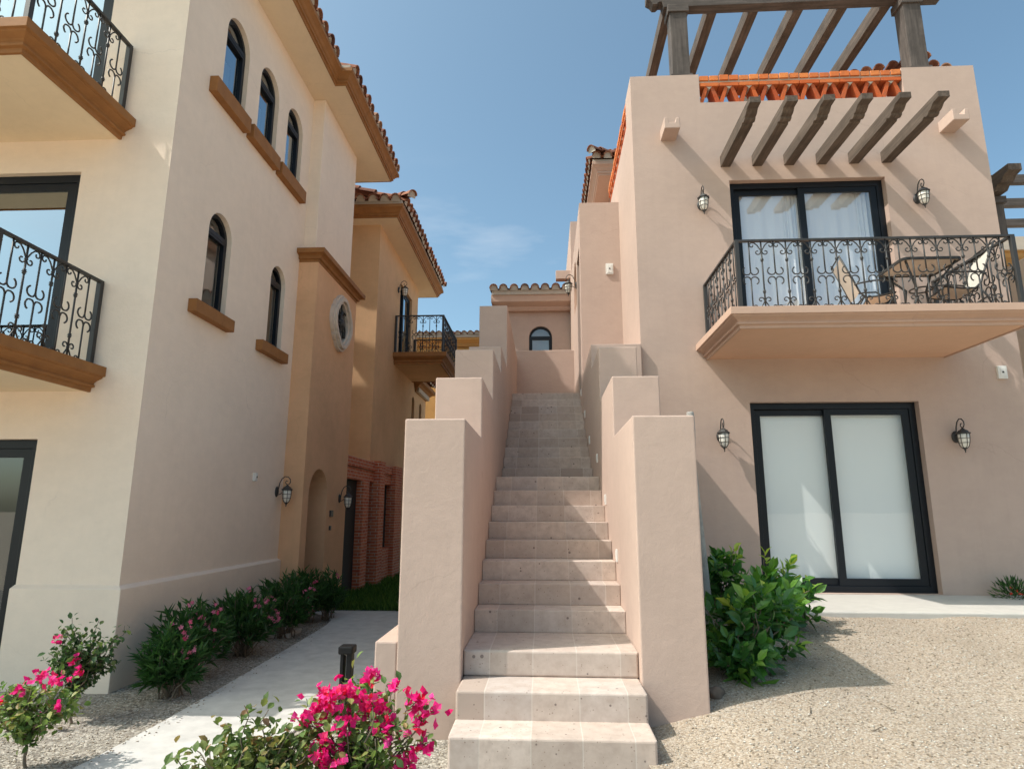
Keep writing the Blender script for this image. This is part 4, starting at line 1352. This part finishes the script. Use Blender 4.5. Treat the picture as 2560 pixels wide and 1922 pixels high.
lan = make_lantern('black lantern at the upper left corner of the balcony door, in full sun')
lan.location = (2.33, 8.70, 5.99)
LG = 'black iron wall lanterns'
dup(lan, (5.43, 8.70, 6.01), 0, 'black lantern to the right of the upper balcony door, among beam shadows', LG)
dup(lan, (2.40, 8.70, 2.56), 0, 'black lantern left of the lower glass door, between pier and door', LG)
dup(lan, (5.51, 8.70, 2.54), 0, 'black lantern right of the lower glass door, in the shade of the balcony', LG)
def lmod(x, y, z):
    return (x * LEFT[0], y * LEFT[0], z * LEFT[0] + LEFT[1])
dup(lan, lmod(-3.87, 8.96, 1.82), R(90), 'black lantern where the cream wall meets the tan entry tower', LG, 1.04)
dup(lan, lmod(-3.56, 10.83, 1.76), R(90), 'black lantern on the tan tower right of its arched doorway', LG, 1.04)
dup(lan, (-3.40 * 1.21, 13.78 * 1.21, 6.62 * 1.21 - 0.3255), R(90), 'black lantern above the balcony door of the ochre house', LG, 1.15)
dup(lan, (0.657, 11.95, 5.98), R(-90), 'pale sunlit lantern by the arched niche at the top of the stairs', LG, 1.0)

# ================================================================== BALCONY FURNITURE
tb = thing('patio_table', 'square patio table with a tan top and dark frame on the rose beige balcony', 'table', (4.60, 7.52, 3.865))
def rrect(cx, cy, w, d, r, n=5):
    out = []
    for sx, sy, a0 in ((1, -1, -90), (1, 1, 0), (-1, 1, 90), (-1, -1, 180)):
        for i in range(n + 1):
            a = R(a0 + 90 * i / n)
            out.append((cx + sx * (w - r) + r * math.cos(a), cy + sy * (d - r) + r * math.sin(a)))
    return out
PZ = lambda a, b, d: (a, b, d)
zt = 3.865 + 0.64
MB().prism(rrect(4.60, 7.52, 0.335, 0.29, 0.06), PZ, zt - 0.008, zt).build('tabletop', M['sling'], tb)
MB().ring(rrect(4.60, 7.52, 0.35, 0.305, 0.07), rrect(4.60, 7.52, 0.328, 0.283, 0.055), PZ, zt - 0.022, zt + 0.008).build('rim', M['iron'], tb)
for sx in (-1, 1):
    for sy in (-1, 1):
        MB().tube([(4.6 + sx * 0.29, 7.52 + sy * 0.25, zt - 0.02), (4.6 + sx * 0.12, 7.52 + sy * 0.10, zt - 0.28), (4.6 + sx * 0.14, 7.52 + sy * 0.12, zt - 0.45), (4.6 + sx * 0.27, 7.52 + sy * 0.23, 3.87)], 0.014, 7).build('leg', M['iron'], tb, smooth=True)
MB().tube([(4.6 + 0.125 * math.cos(2 * math.pi * k / 16), 7.52 + 0.125 * math.sin(2 * math.pi * k / 16), zt - 0.30) for k in range(17)], 0.010, 6, False).build('leg_ring', M['iron'], tb)

def make_chair(label):
    t = thing('patio_chair', label, 'chair', (0, 0, 0), 'sling patio chairs on the balcony')
    f = MB()
    for y in (-0.25, 0.25):
        f.tube([(0.26, y, 0.0), (0.235, y, 0.20), (0.22, y, 0.40), (0.215, y, 0.54), (0.16, y, 0.585), (0.0, y, 0.59), (-0.16, y, 0.57), (-0.235, y, 0.55)], 0.0115, 7)
        f.tube([(-0.30, y, 0.0), (-0.21, y, 0.24), (-0.13, y, 0.38)], 0.0115, 7)
        f.tube([(0.25, y * 0.92, 0.41), (0.05, y * 0.92, 0.375), (-0.10, y * 0.92, 0.37), (-0.17, y * 0.92, 0.44), (-0.25, y * 0.92, 0.66), (-0.38, y * 0.92, 0.98)], 0.0125, 7)
    for p in ((0.25, 0.41), (-0.13, 0.38), (-0.38, 0.98), (-0.21, 0.24)):
        f.tube([(p[0], -0.24, p[1]), (p[0], 0.24, p[1])], 0.0105, 6)
    f.build('frame', M['iron'], t, smooth=True)
    def sling(name, line, w):
        vs, fs = [], []
        for x, z in line:
            for k in range(5):
                q = k / 4 - 0.5
                vs.append((x, q * 2 * w, z - 0.02 * (1 - (2 * q) ** 2)))
        for i in range(len(line) - 1):
            for k in range(4):
                fs.append((i * 5 + k, i * 5 + k + 1, i * 5 + 6 + k, i * 5 + 5 + k))
        MB().add(vs, fs).build(name, M['sling'], t, smooth=True)
    sling('seat', [(0.245, 0.41), (0.15, 0.393), (0.05, 0.378), (-0.09, 0.372)], 0.225)
    sling('backrest', [(-0.175, 0.455), (-0.215, 0.56), (-0.25, 0.66), (-0.31, 0.81), (-0.37, 0.955)], 0.225)
    return t
ch = make_chair('tan sling chair facing right beside the upper glass door')
ch.location = (4.22, 7.98, 3.862)
ch.rotation_euler = (0, 0, R(-12))
ch.scale = (0.95,) * 3
dup(ch, (5.16, 7.72, 3.862), R(172), 'tan sling chair facing left at the right end of the balcony', 'sling patio chairs on the balcony', 0.95)

# ================================================================== BOLLARD, POLE, ROCK, SLABS
bo = thing('bollard_light', 'black twin-post bollard light beside the path behind the magenta flowers', 'bollard', (-1.66, 5.5, -0.13))
bz = 0.44
MB().box(-1.712, -1.682, 5.46, 5.54, -0.13, bz - 0.05).box(-1.66, -1.615, 5.46, 5.54, -0.13, bz - 0.05).build('post', M['bollard'], bo, 0.006)
MB().box(-1.728, -1.602, 5.44, 5.56, bz - 0.055, bz + 0.01).build('head', M['bollard'], bo, 0.012)
MB().box(-1.683, -1.657, 5.48, 5.52, bz - 0.064, bz - 0.052).build('lens', M['frosted'], bo)

po = MB()
po.tube([(1.575, 6.52, 0.25), (1.55, 6.5, 0.7), (1.515, 6.45, 1.2), (1.485, 6.43, 1.65), (1.465, 6.42, 2.05), (1.475, 6.40, 2.35), (1.478, 6.40, 2.50), (1.478, 6.40, 2.53), (1.478, 6.40, 2.545)], 0.064, 10, r1=0.032)
tag(po.build('wooden_pole', M['deadwood'], None, smooth=True), 'bleached crooked wooden pole leaning behind the right hand pier', 'pole')

def rock(label, c, r, seed):
    b = bmesh.new()
    bmesh.ops.create_icosphere(b, subdivisions=3, radius=1.0)
    rr = random.Random(seed)
    ph = [rr.uniform(0, 6) for _ in range(6)]
    for v in b.verts:
        p = v.co
        k = 1 + 0.16 * math.sin(p.x * 3 + ph[0]) * math.sin(p.y * 3.4 + ph[1]) + 0.10 * math.sin(p.z * 5 + ph[2] + p.x * 4)
        v.co = Vector((c[0] + p.x * k * r[0], c[1] + p.y * k * r[1], c[2] + p.z * k * r[2]))
    me = bpy.data.meshes.new('rock')
    b.to_mesh(me)
    b.free()
    me.polygons.foreach_set('use_smooth', [True] * len(me.polygons))
    me.materials.append(M['rock'])
    o = bpy.data.objects.new('rock', me)
    COL.objects.link(o)
    return tag(o, label, 'rock')
rock('rough brown rock at the foot of the right hand pier', (1.215, 4.95, gz(1.215, 4.95) + 0.01), (0.065, 0.06, 0.055), 3)
rock('grey boulder lying before the bare cream plinth at the left edge', (-4.78, 5.25, -0.13), (0.26, 0.14, 0.10), 8)

for i, (x, y, a) in enumerate(((-2.45, 11.95, 0.1), (-2.35, 12.75, -0.1), (-2.5, 13.6, 0.15))):
    m = MB()
    c_, s_ = math.cos(a), math.sin(a)
    pl = [(x + c_ * u * 0.28 - s_ * v * 0.2, y + s_ * u * 0.28 + c_ * v * 0.2) for u, v in ((-1, -1), (1, -1), (1, 1), (-1, 1))]
    m.prism(pl, PZ, -0.12, -0.06)
    o = m.build('stepping_stone', M['terrace'], None, 0.012)
    tag(o, ['nearest square stepping stone set in the lawn', 'second square stepping stone along the lawn', 'farthest square stepping stone in the lawn'][i], 'stepping stone', 'stepping stones across the lawn')
tag(MB().box(-4.05, -3.55, 9.0, 9.45, -0.2, -0.115).build('paving_slab', M['terrace'], None, 0.01), 'flat concrete slab in the gravel under the oleanders', 'slab')

# ================================================================== PLANTS
LEAF = {
    'fold': (np.array([(0, 0, 0), (-0.5, 0.45, 0.12), (0, 1, -0.05), (0.5, 0.45, 0.12), (0, 0.5, 0.0)]), [(0, 4, 1), (1, 4, 2), (0, 3, 4), (3, 2, 4)]),
    'oval': (np.array([(0, 0, 0), (-0.38, 0.28, 0.10), (-0.42, 0.62, 0.08), (0, 1.0, -0.12), (0.42, 0.62, 0.08), (0.38, 0.28, 0.10), (0, 0.3, 0), (0, 0.65, -0.02)]),
             [(0, 6, 1), (1, 6, 7, 2), (2, 7, 3), (0, 5, 6), (5, 4, 7, 6), (4, 3, 7)]),
    'lance': (np.array([(0, 0, 0), (-0.5, 0.4, 0.15), (0, 1, -0.06), (0.5, 0.4, 0.15), (0, 0.42, 0)]), [(0, 4, 1), (1, 4, 2), (0, 3, 4), (3, 2, 4)]),
}

class Leaves:
    def __init__(s, kind):
        s.base, s.faces = LEAF[kind]
        s.V, s.F, s.A, s.n = [], [], [], 0

    def put(s, p, direction, length, width, up=None, rnd=None):
        d = np.array(direction, float)
        d /= np.linalg.norm(d) + 1e-9
        u = np.array(up if up is not None else (0, 0, 1), float) + rng.normal(0, 0.35, 3)
        r = np.cross(d, u)
        if np.linalg.norm(r) < 1e-4:
            r = np.array((1.0, 0, 0))
        r /= np.linalg.norm(r)
        w = np.cross(r, d)
        b = s.base
        v = np.array(p) + b[:, :1] * r * width + b[:, 1:2] * d * length + b[:, 2:3] * w * length * 0.8
        o = s.n * len(b)
        s.V.append(v)
        s.F.extend([tuple(i + o for i in f) for f in s.faces])
        s.A.extend([rng.random() if rnd is None else min(1.0, max(0.001, rnd))] * len(s.faces))
        s.n += 1

    def build(s, name, mat, parent):
        m = MB()
        m.v = [tuple(p) for p in np.concatenate(s.V)]
        m.f, m.a = s.F, s.A
        return m.build(name, mat, parent, smooth=False, recalc=False)

def rnd_dir(up=0.0):
    d = rng.normal(0, 1, 3)
    d[2] += up
    return d / np.linalg.norm(d)

def twig(p0, p1, sag=0.0, n=6, wob=0.02):
    p0, p1 = np.array(p0, float), np.array(p1, float)
    out = []
    for i in range(n + 1):
        t = i / n
        q = p0 + (p1 - p0) * t
        q[2] += sag * math.sin(math.pi * t)
        if 0 < i < n:
            q += rng.normal(0, wob, 3)
        out.append(q)
    return out

def oleander(base, rx, ry, h, nsh, label, nfl, lean=(0, 0), bias=(0, 0)):
    t = thing('oleander', label, 'shrub', base, 'oleanders along the cream wall')
    lv, st_, heads = Leaves('lance'), MB(), []
    tips = []
    for i in range(nsh):
        a = rng.uniform(0, 6.28)
        r = math.sqrt(rng.random())
        hh = h * rng.uniform(0.25, 1.0) ** 0.8 * (1 - 0.28 * r * r)
        tip = (base[0] + rx * r * math.cos(a) + lean[0] * hh, base[1] + ry * r * math.sin(a) + lean[1] * hh, base[2] + hh)
        b0 = (base[0] + rng.normal(0, 0.05), base[1] + rng.normal(0, 0.05), base[2] - 0.03)
        pts = twig(b0, tip, 0.04, 6, 0.012)
        if i % 3 == 0:
            st_.tube(pts, 0.008, 5, True, 0.004)
        d = pts[-1] - pts[-3]
        d = d / (np.linalg.norm(d) + 1e-9) + np.array((0, 0, 0.5)) + np.array((math.cos(a) * r, math.sin(a) * r, 0)) * 0.4
        for k in range(rng.integers(15, 22)):
            q = pts[-1] - (pts[-1] - pts[-4]) * rng.random() * 1.1
            ld = d + rng.normal(0, 0.75, 3)
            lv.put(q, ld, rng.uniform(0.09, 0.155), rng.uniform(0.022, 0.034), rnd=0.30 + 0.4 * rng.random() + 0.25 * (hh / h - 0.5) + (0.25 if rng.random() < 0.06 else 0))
        tips.append((pts[-1], d))
    nfl = int(nfl * 1.5)
    order = rng.permutation(len(tips))
    cnt = 0
    for i in order:
        p, d = tips[i]
        if p[0] < base[0] + bias[0] or p[1] > base[1] + bias[1] + ry * 0.7:
            continue
        fl = Leaves('fold')
        heads.append(fl)
        for c in range(rng.integers(2, 6)):
            q = p + rng.normal(0, 0.028, 3) + np.array((0, 0, 0.05))
            f = rnd_dir(0.4) + np.array((0.3, -0.6, 0.0))
            f /= np.linalg.norm(f)
            s1 = np.cross(f, (0, 0, 1.0)); s1 /= np.linalg.norm(s1); s2 = np.cross(s1, f)
            rn = rng.random()
            for k in range(5):
                a = 2 * math.pi * k / 5
                fl.put(q, s1 * math.cos(a) + s2 * math.sin(a) + f * 0.35, 0.030, 0.022, up=f, rnd=rn)
        cnt += 1
        if cnt >= nfl:
            break
    st_.build('stems', M['trunk'], t, smooth=True)
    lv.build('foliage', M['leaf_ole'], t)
    for fl in heads:
        fl.build('flower_cluster', M['pinkfl'], t)
    return t

ZL = -0.155
oleander((-3.72, 6.75, ZL), 0.36, 0.42, 0.78, 125, 'nearest oleander bush with clusters of pale pink flowers by the cream plinth', 11)
oleander((-3.52, 6.15, ZL), 0.27, 0.30, 0.62, 80, 'low drooping oleander in front, its light green shoots hanging over the gravel', 4)
oleander((-3.66, 7.85, ZL), 0.42, 0.48, 0.80, 130, 'middle oleander bush against the cream plinth with a few pink flowers', 8)
oleander((-3.66, 9.05, ZL), 0.40, 0.40, 0.84, 115, 'dark oleander bush on a thin stem beside the flat slab', 5)
oleander((-3.78, 10.15, ZL), 0.40, 0.42, 0.85, 110, 'darkest oleander below the lantern of the tan tower', 2)
oleander((-3.52, 10.45, ZL), 0.24, 0.22, 0.78, 70, 'rounded green oleander at the far end by the arched doorway', 1)

def bougain(base, tips, label, leafmat, nleaf, spread, ll, flowers, seed, group='bougainvilleas in the foreground', bract_r=0.075, nb=26, trunk_r=0.012):
    """woody branches, leaves along them, magenta bract clusters at given points"""
    t = thing('bougainvillea', label, 'shrub', base, group)
    lv, st_, heads = Leaves('oval'), MB(), []
    base = np.array(base, float)
    crown = np.array(tips, float).mean(0)
    fork = base + (crown - base) * 0.42 + np.array((0, 0, -0.03))
    st_.tube(twig(base - np.array((0, 0, 0.06)), fork, 0.0, 5, 0.008), trunk_r, 6, True, trunk_r * 0.65)
    for tp in tips:
        pts = twig(fork + rng.normal(0, 0.02, 3), tp, rng.uniform(0.0, 0.06), 8, 0.012)
        st_.tube(pts, trunk_r * 0.5, 5, True, 0.0022)
        for k in range(nleaf):
            u = rng.random() ** 0.7
            i = min(len(pts) - 2, int(u * (len(pts) - 1)))
            q = pts[i] + (pts[i + 1] - pts[i]) * rng.random() + rng.normal(0, spread, 3) * (0.5 + u * 0.7)
            d = rnd_dir(-0.1) + (pts[i + 1] - pts[i]) * 4
            L_ = rng.uniform(0.7, 1.25) * ll
            lv.put(q, d, L_, L_ * 0.72, rnd=0.12 + 0.75 * rng.random() + 0.12 * u)
    for (c, rad, n) in flowers:
        fl = Leaves('fold')
        heads.append(fl)
        for k in range(n):
            q = np.array(c) + rng.normal(0, 1, 3) * rad * 0.55
            f = rnd_dir(0.25)
            s1 = np.cross(f, (0.3, 0.2, 1.0)); s1 /= np.linalg.norm(s1); s2 = np.cross(s1, f)
            rn = rng.random()
            for j in range(3):
                a = 2 * math.pi * j / 3
                fl.put(q, s1 * math.cos(a) + s2 * math.sin(a) + f * 0.75, rng.uniform(0.026, 0.04), 0.034, up=f, rnd=rn + rng.normal(0, 0.08))
    st_.build('branches', M['trunk'], t, smooth=True)
    lv.build('foliage', M[leafmat], t)
    for fl in heads:
        fl.build('bract_cluster', M['bract'], t)
    return t

def cone_tips(c, r, n, zmin=-0.4):
    out = []
    while len(out) < n:
        d = rng.normal(0, 1, 3)
        d /= np.linalg.norm(d)
        if d[2] < zmin:
            continue
        k = rng.uniform(0.55, 1.0)
        out.append((c[0] + r[0] * d[0] * k, c[1] + r[1] * d[1] * k, c[2] + r[2] * d[2] * k))
    return out

# big flowering one in front of the pier
Y3 = 3.35
DZ = -0.04
fl3 = [((-1.10, Y3, 0.66), 0.075, 34), ((-1.01, Y3 - 0.05, 0.70), 0.065, 28), ((-0.93, Y3, 0.66), 0.06, 22), ((-1.17, Y3 - 0.05, 0.60), 0.06, 22), ((-0.97, Y3 - 0.1, 0.57), 0.04, 12), ((-0.84, Y3, 0.62), 0.055, 18),
       ((-0.80, Y3 - 0.05, 0.55), 0.055, 20), ((-1.06, Y3 - 0.12, 0.47), 0.06, 24), ((-1.02, Y3 - 0.12, 0.41), 0.055, 18), ((-0.65, Y3, 0.66), 0.05, 18), ((-0.60, Y3, 0.60), 0.05, 16), ((-0.64, Y3 - 0.03, 0.55), 0.035, 8),
       ((-0.61, Y3, 0.47), 0.04, 10), ((-0.68, Y3 - 0.05, 0.42), 0.045, 14), ((-0.67, Y3 - 0.04, 0.36), 0.04, 12), ((-0.90, Y3 + 0.05, 0.74), 0.04, 10), ((-1.22, Y3 - 0.1, 0.35), 0.03, 5), ((-0.76, Y3, 0.73), 0.03, 6)]
fl3 = [((c_[0], c_[1], c_[2] + DZ), r_, n_) for c_, r_, n_ in fl3]
tips3 = [f[0] for f in fl3] + cone_tips((-0.98, Y3, 0.52), (0.34, 0.24, 0.24), 26, -0.7)
bougain((-0.93, Y3 + 0.02, -0.03), tips3, 'bougainvillea covered in magenta bracts in front of the left stair pier', 'leaf_bou', 30, 0.034, 0.046, fl3, 1, trunk_r=0.016)
# sprawling bronze one left of it, few flowers
tipsb = cone_tips((-1.46, 3.22, 0.26), (0.38, 0.26, 0.24), 40, -0.6) + cone_tips((-1.24, 3.28, 0.34), (0.18, 0.16, 0.20), 14, -0.6) + [(-1.46, 3.2, 0.63), (-1.36, 3.25, 0.60), (-1.55, 3.2, 0.55), (-1.78, 3.2, 0.40), (-1.70, 3.2, 0.44), (-1.22, 3.2, 0.52)]
bougain((-1.48, 3.25, -0.12), tipsb, 'sprawling bronze-green bougainvillea with almost no flowers at the bottom edge', 'leaf_dry', 46, 0.034, 0.05, [((-1.28, 3.1, 0.20), 0.04, 10), ((-1.22, 3.1, 0.33), 0.03, 4)], 2)
# behind at the house corner, in the shade
c1 = (-3.90, 5.38, 0.36)
bougain((-3.93, 5.41, ZL), cone_tips(c1, (0.36, 0.22, 0.30), 30, -0.5) + [(-4.02, 5.4, 0.66), (-3.78, 5.4, 0.64), (-3.55, 5.4, 0.60), (-3.60, 5.4, 0.52)], 'dark green bougainvillea with three magenta blooms at the corner of the cream house', 'leaf_dark', 36, 0.032, 0.05,
        [((-4.06, 5.3, 0.50), 0.03, 7), ((-3.82, 5.22, 0.37), 0.03, 9), ((-3.76, 5.2, 0.29), 0.03, 8), ((-3.95, 5.2, -0.02), 0.05, 16)], 3)
c2 = (-3.50, 4.42, 0.24)
bougain((-3.56, 4.52, ZL), cone_tips(c2, (0.36, 0.24, 0.24), 34, -0.45), 'sunlit yellow-green bougainvillea with pink-red blooms on a bare forked stem at the left edge', 'leaf_bou', 26, 0.032, 0.052,
        [((-3.42, 4.4, 0.42), 0.05, 11), ((-3.32, 4.4, 0.42), 0.05, 11), ((-3.52, 4.35, 0.36), 0.04, 7), ((-3.45, 4.35, 0.44), 0.04, 5), ((-3.24, 4.35, 0.28), 0.02, 4), ((-3.66, 4.35, 0.30), 0.02, 3), ((-3.64, 4.3, 0.22), 0.025, 5)], 4, trunk_r=0.013)

def broadleaf(base, blobs, label, seed, sun_side=0.3):
    t = thing('broadleaf_shrub', label, 'shrub', base, 'glossy broad-leaved shrubs by the right hand pier')
    lv, st_ = Leaves('oval'), MB()
    for (c, r, n) in blobs:
        for i in range(int(n * 0.62)):
            d = rnd_dir(0.15)
            k = rng.uniform(0.2, 1.0) ** 0.6 * (1.22 if rng.random() < 0.2 else 1.0)
            tip = np.array(c) + d * np.array(r) * k
            b0 = np.array(base) + rng.normal(0, 0.06, 3) * (1, 1, 0.2)
            if i % 4 == 0:
                st_.tube(twig(b0, tip, 0.05, 6, 0.015), 0.009, 5, True, 0.004)
            outw = d * np.array((1, 1, 0.7)) + np.array((0, 0, 0.55))
            outw /= np.linalg.norm(outw)
            m = rng.integers(5, 9)
            tone = 0.26 + 0.32 * rng.random() + (0.34 if rng.random() < sun_side else 0) + 0.2 * (k - 0.6) + 0.12 * d[2]  # sunlit highlights painted into leaf tone: random share, lighter outward and upward
            a0 = rng.uniform(0, 6.28)
            s1 = np.cross(outw, (0.1, 0.2, 1.0)); s1 /= np.linalg.norm(s1); s2 = np.cross(s1, outw)
            for j in range(m):
                a = a0 + 2.4 * j
                ld = (s1 * math.cos(a) + s2 * math.sin(a)) * (0.55 + 0.5 * (j / m)) + outw * (0.9 - 0.7 * j / m)
                L_ = rng.uniform(0.08, 0.155)
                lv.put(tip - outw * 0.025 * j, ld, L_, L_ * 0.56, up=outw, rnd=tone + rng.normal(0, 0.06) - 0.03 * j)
    st_.build('stems', M['trunk'], t, smooth=True)
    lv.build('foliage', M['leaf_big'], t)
    return t

broadleaf((1.55, 5.45, 0.22), [((1.55, 5.35, 0.62), (0.33, 0.34, 0.36), 105), ((1.80, 5.65, 0.66), (0.34, 0.36, 0.32), 95), ((1.45, 5.2, 0.45), (0.24, 0.22, 0.22), 35)],
          'glossy dark green shrub with leaves painted lighter as if sunlit against the right hand pier', 1)
broadleaf((2.30, 6.55, 0.38), [((2.22, 6.5, 0.78), (0.34, 0.36, 0.32), 105), ((2.42, 6.55, 0.66), (0.24, 0.28, 0.24), 45)],
          'shrub with painted yellow-green sun highlights overlapping the lower glass door', 2, 0.6)
broadleaf((1.80, 7.2, 0.40), [((1.80, 7.1, 0.92), (0.30, 0.28, 0.30), 85)],
          'darker shrub rising behind beside the crooked pole', 3)
# small red-flowered plant on the right
sp = thing('flowering_plant', 'small dark bush with red flowers on the terrace at the right edge', 'plant', (5.78, 8.42, 0.51))
lv, fl = Leaves('lance'), Leaves('fold')
for i in range(520):
    d = rnd_dir(0.5)
    lv.put(np.array((5.78, 8.42, 0.53)) + d * np.array((0.26, 0.16, 0.20)) * rng.random() ** 0.5, d + np.array((0, 0, 0.4)), rng.uniform(0.05, 0.09), 0.015)
for i in range(9):
    fl = Leaves('fold')
    q = np.array((5.78 + rng.uniform(-0.16, 0.2), 8.26, 0.56 + rng.uniform(-0.03, 0.14)))
    for j in range(4):
        fl.put(q, rnd_dir(0.2), 0.022, 0.02)
    fl.build('flower', M['redfl'], sp)
lv.build('foliage', M['leaf_ole'], sp)
# low green plant at the plinth of the stairs
gp = thing('ground_plant', 'small green plant at the corner of the low plinth behind the flowers', 'plant', (-1.55, 6.1, -0.14))
lv = Leaves('oval')
for i in range(240):
    d = rnd_dir(0.6)
    lv.put(np.array((-1.55, 6.1, -0.10)) + d * np.array((0.20, 0.18, 0.16)) * rng.random() ** 0.5, d, rng.uniform(0.05, 0.09), 0.04)
lv.build('foliage', M['leaf_big'], gp)

# lawn: blades of grass
lv = Leaves('lance')
for i in range(14000):
    x = rng.uniform(-4.05, -1.15)
    y = 11.27 + 7.5 * rng.random() ** 1.6
    lv.put((x, y, -0.15), (rng.normal(0, 0.35), rng.normal(0, 0.35), 1.0), rng.uniform(0.09, 0.19), 0.016, up=(rng.normal(), rng.normal(), 0.2))
lw = lv.build('grass', M['grass'], None)
tag(lw, 'strip of unmown green lawn at the foot of the brick porch', 'grass', kind='stuff')
# fallen leaves and twigs on the gravel
for (x, y, a) in ((2.05, 4.35, 0.4), (1.75, 4.62, 1.2), (2.3, 4.72, 2.0)):
    m = MB().tube([(x + math.cos(a) * u * 0.05, y + math.sin(a) * u * 0.05, gz(x, y) + 0.012 + 0.008 * math.sin(u * 2)) for u in (-1, -0.4, 0.3, 1)], 0.004, 5, True, 0.002)
    o = m.build('twig', M['trunk'], None)
    tag(o, {0.4: 'thin curled twig lying nearest the stairs foreground on the right gravel', 1.2: 'short dry twig on the gravel nearest the right pier', 2.0: 'dry twig on the open gravel farthest right'}[a], 'twig', 'dry twigs on the gravel')
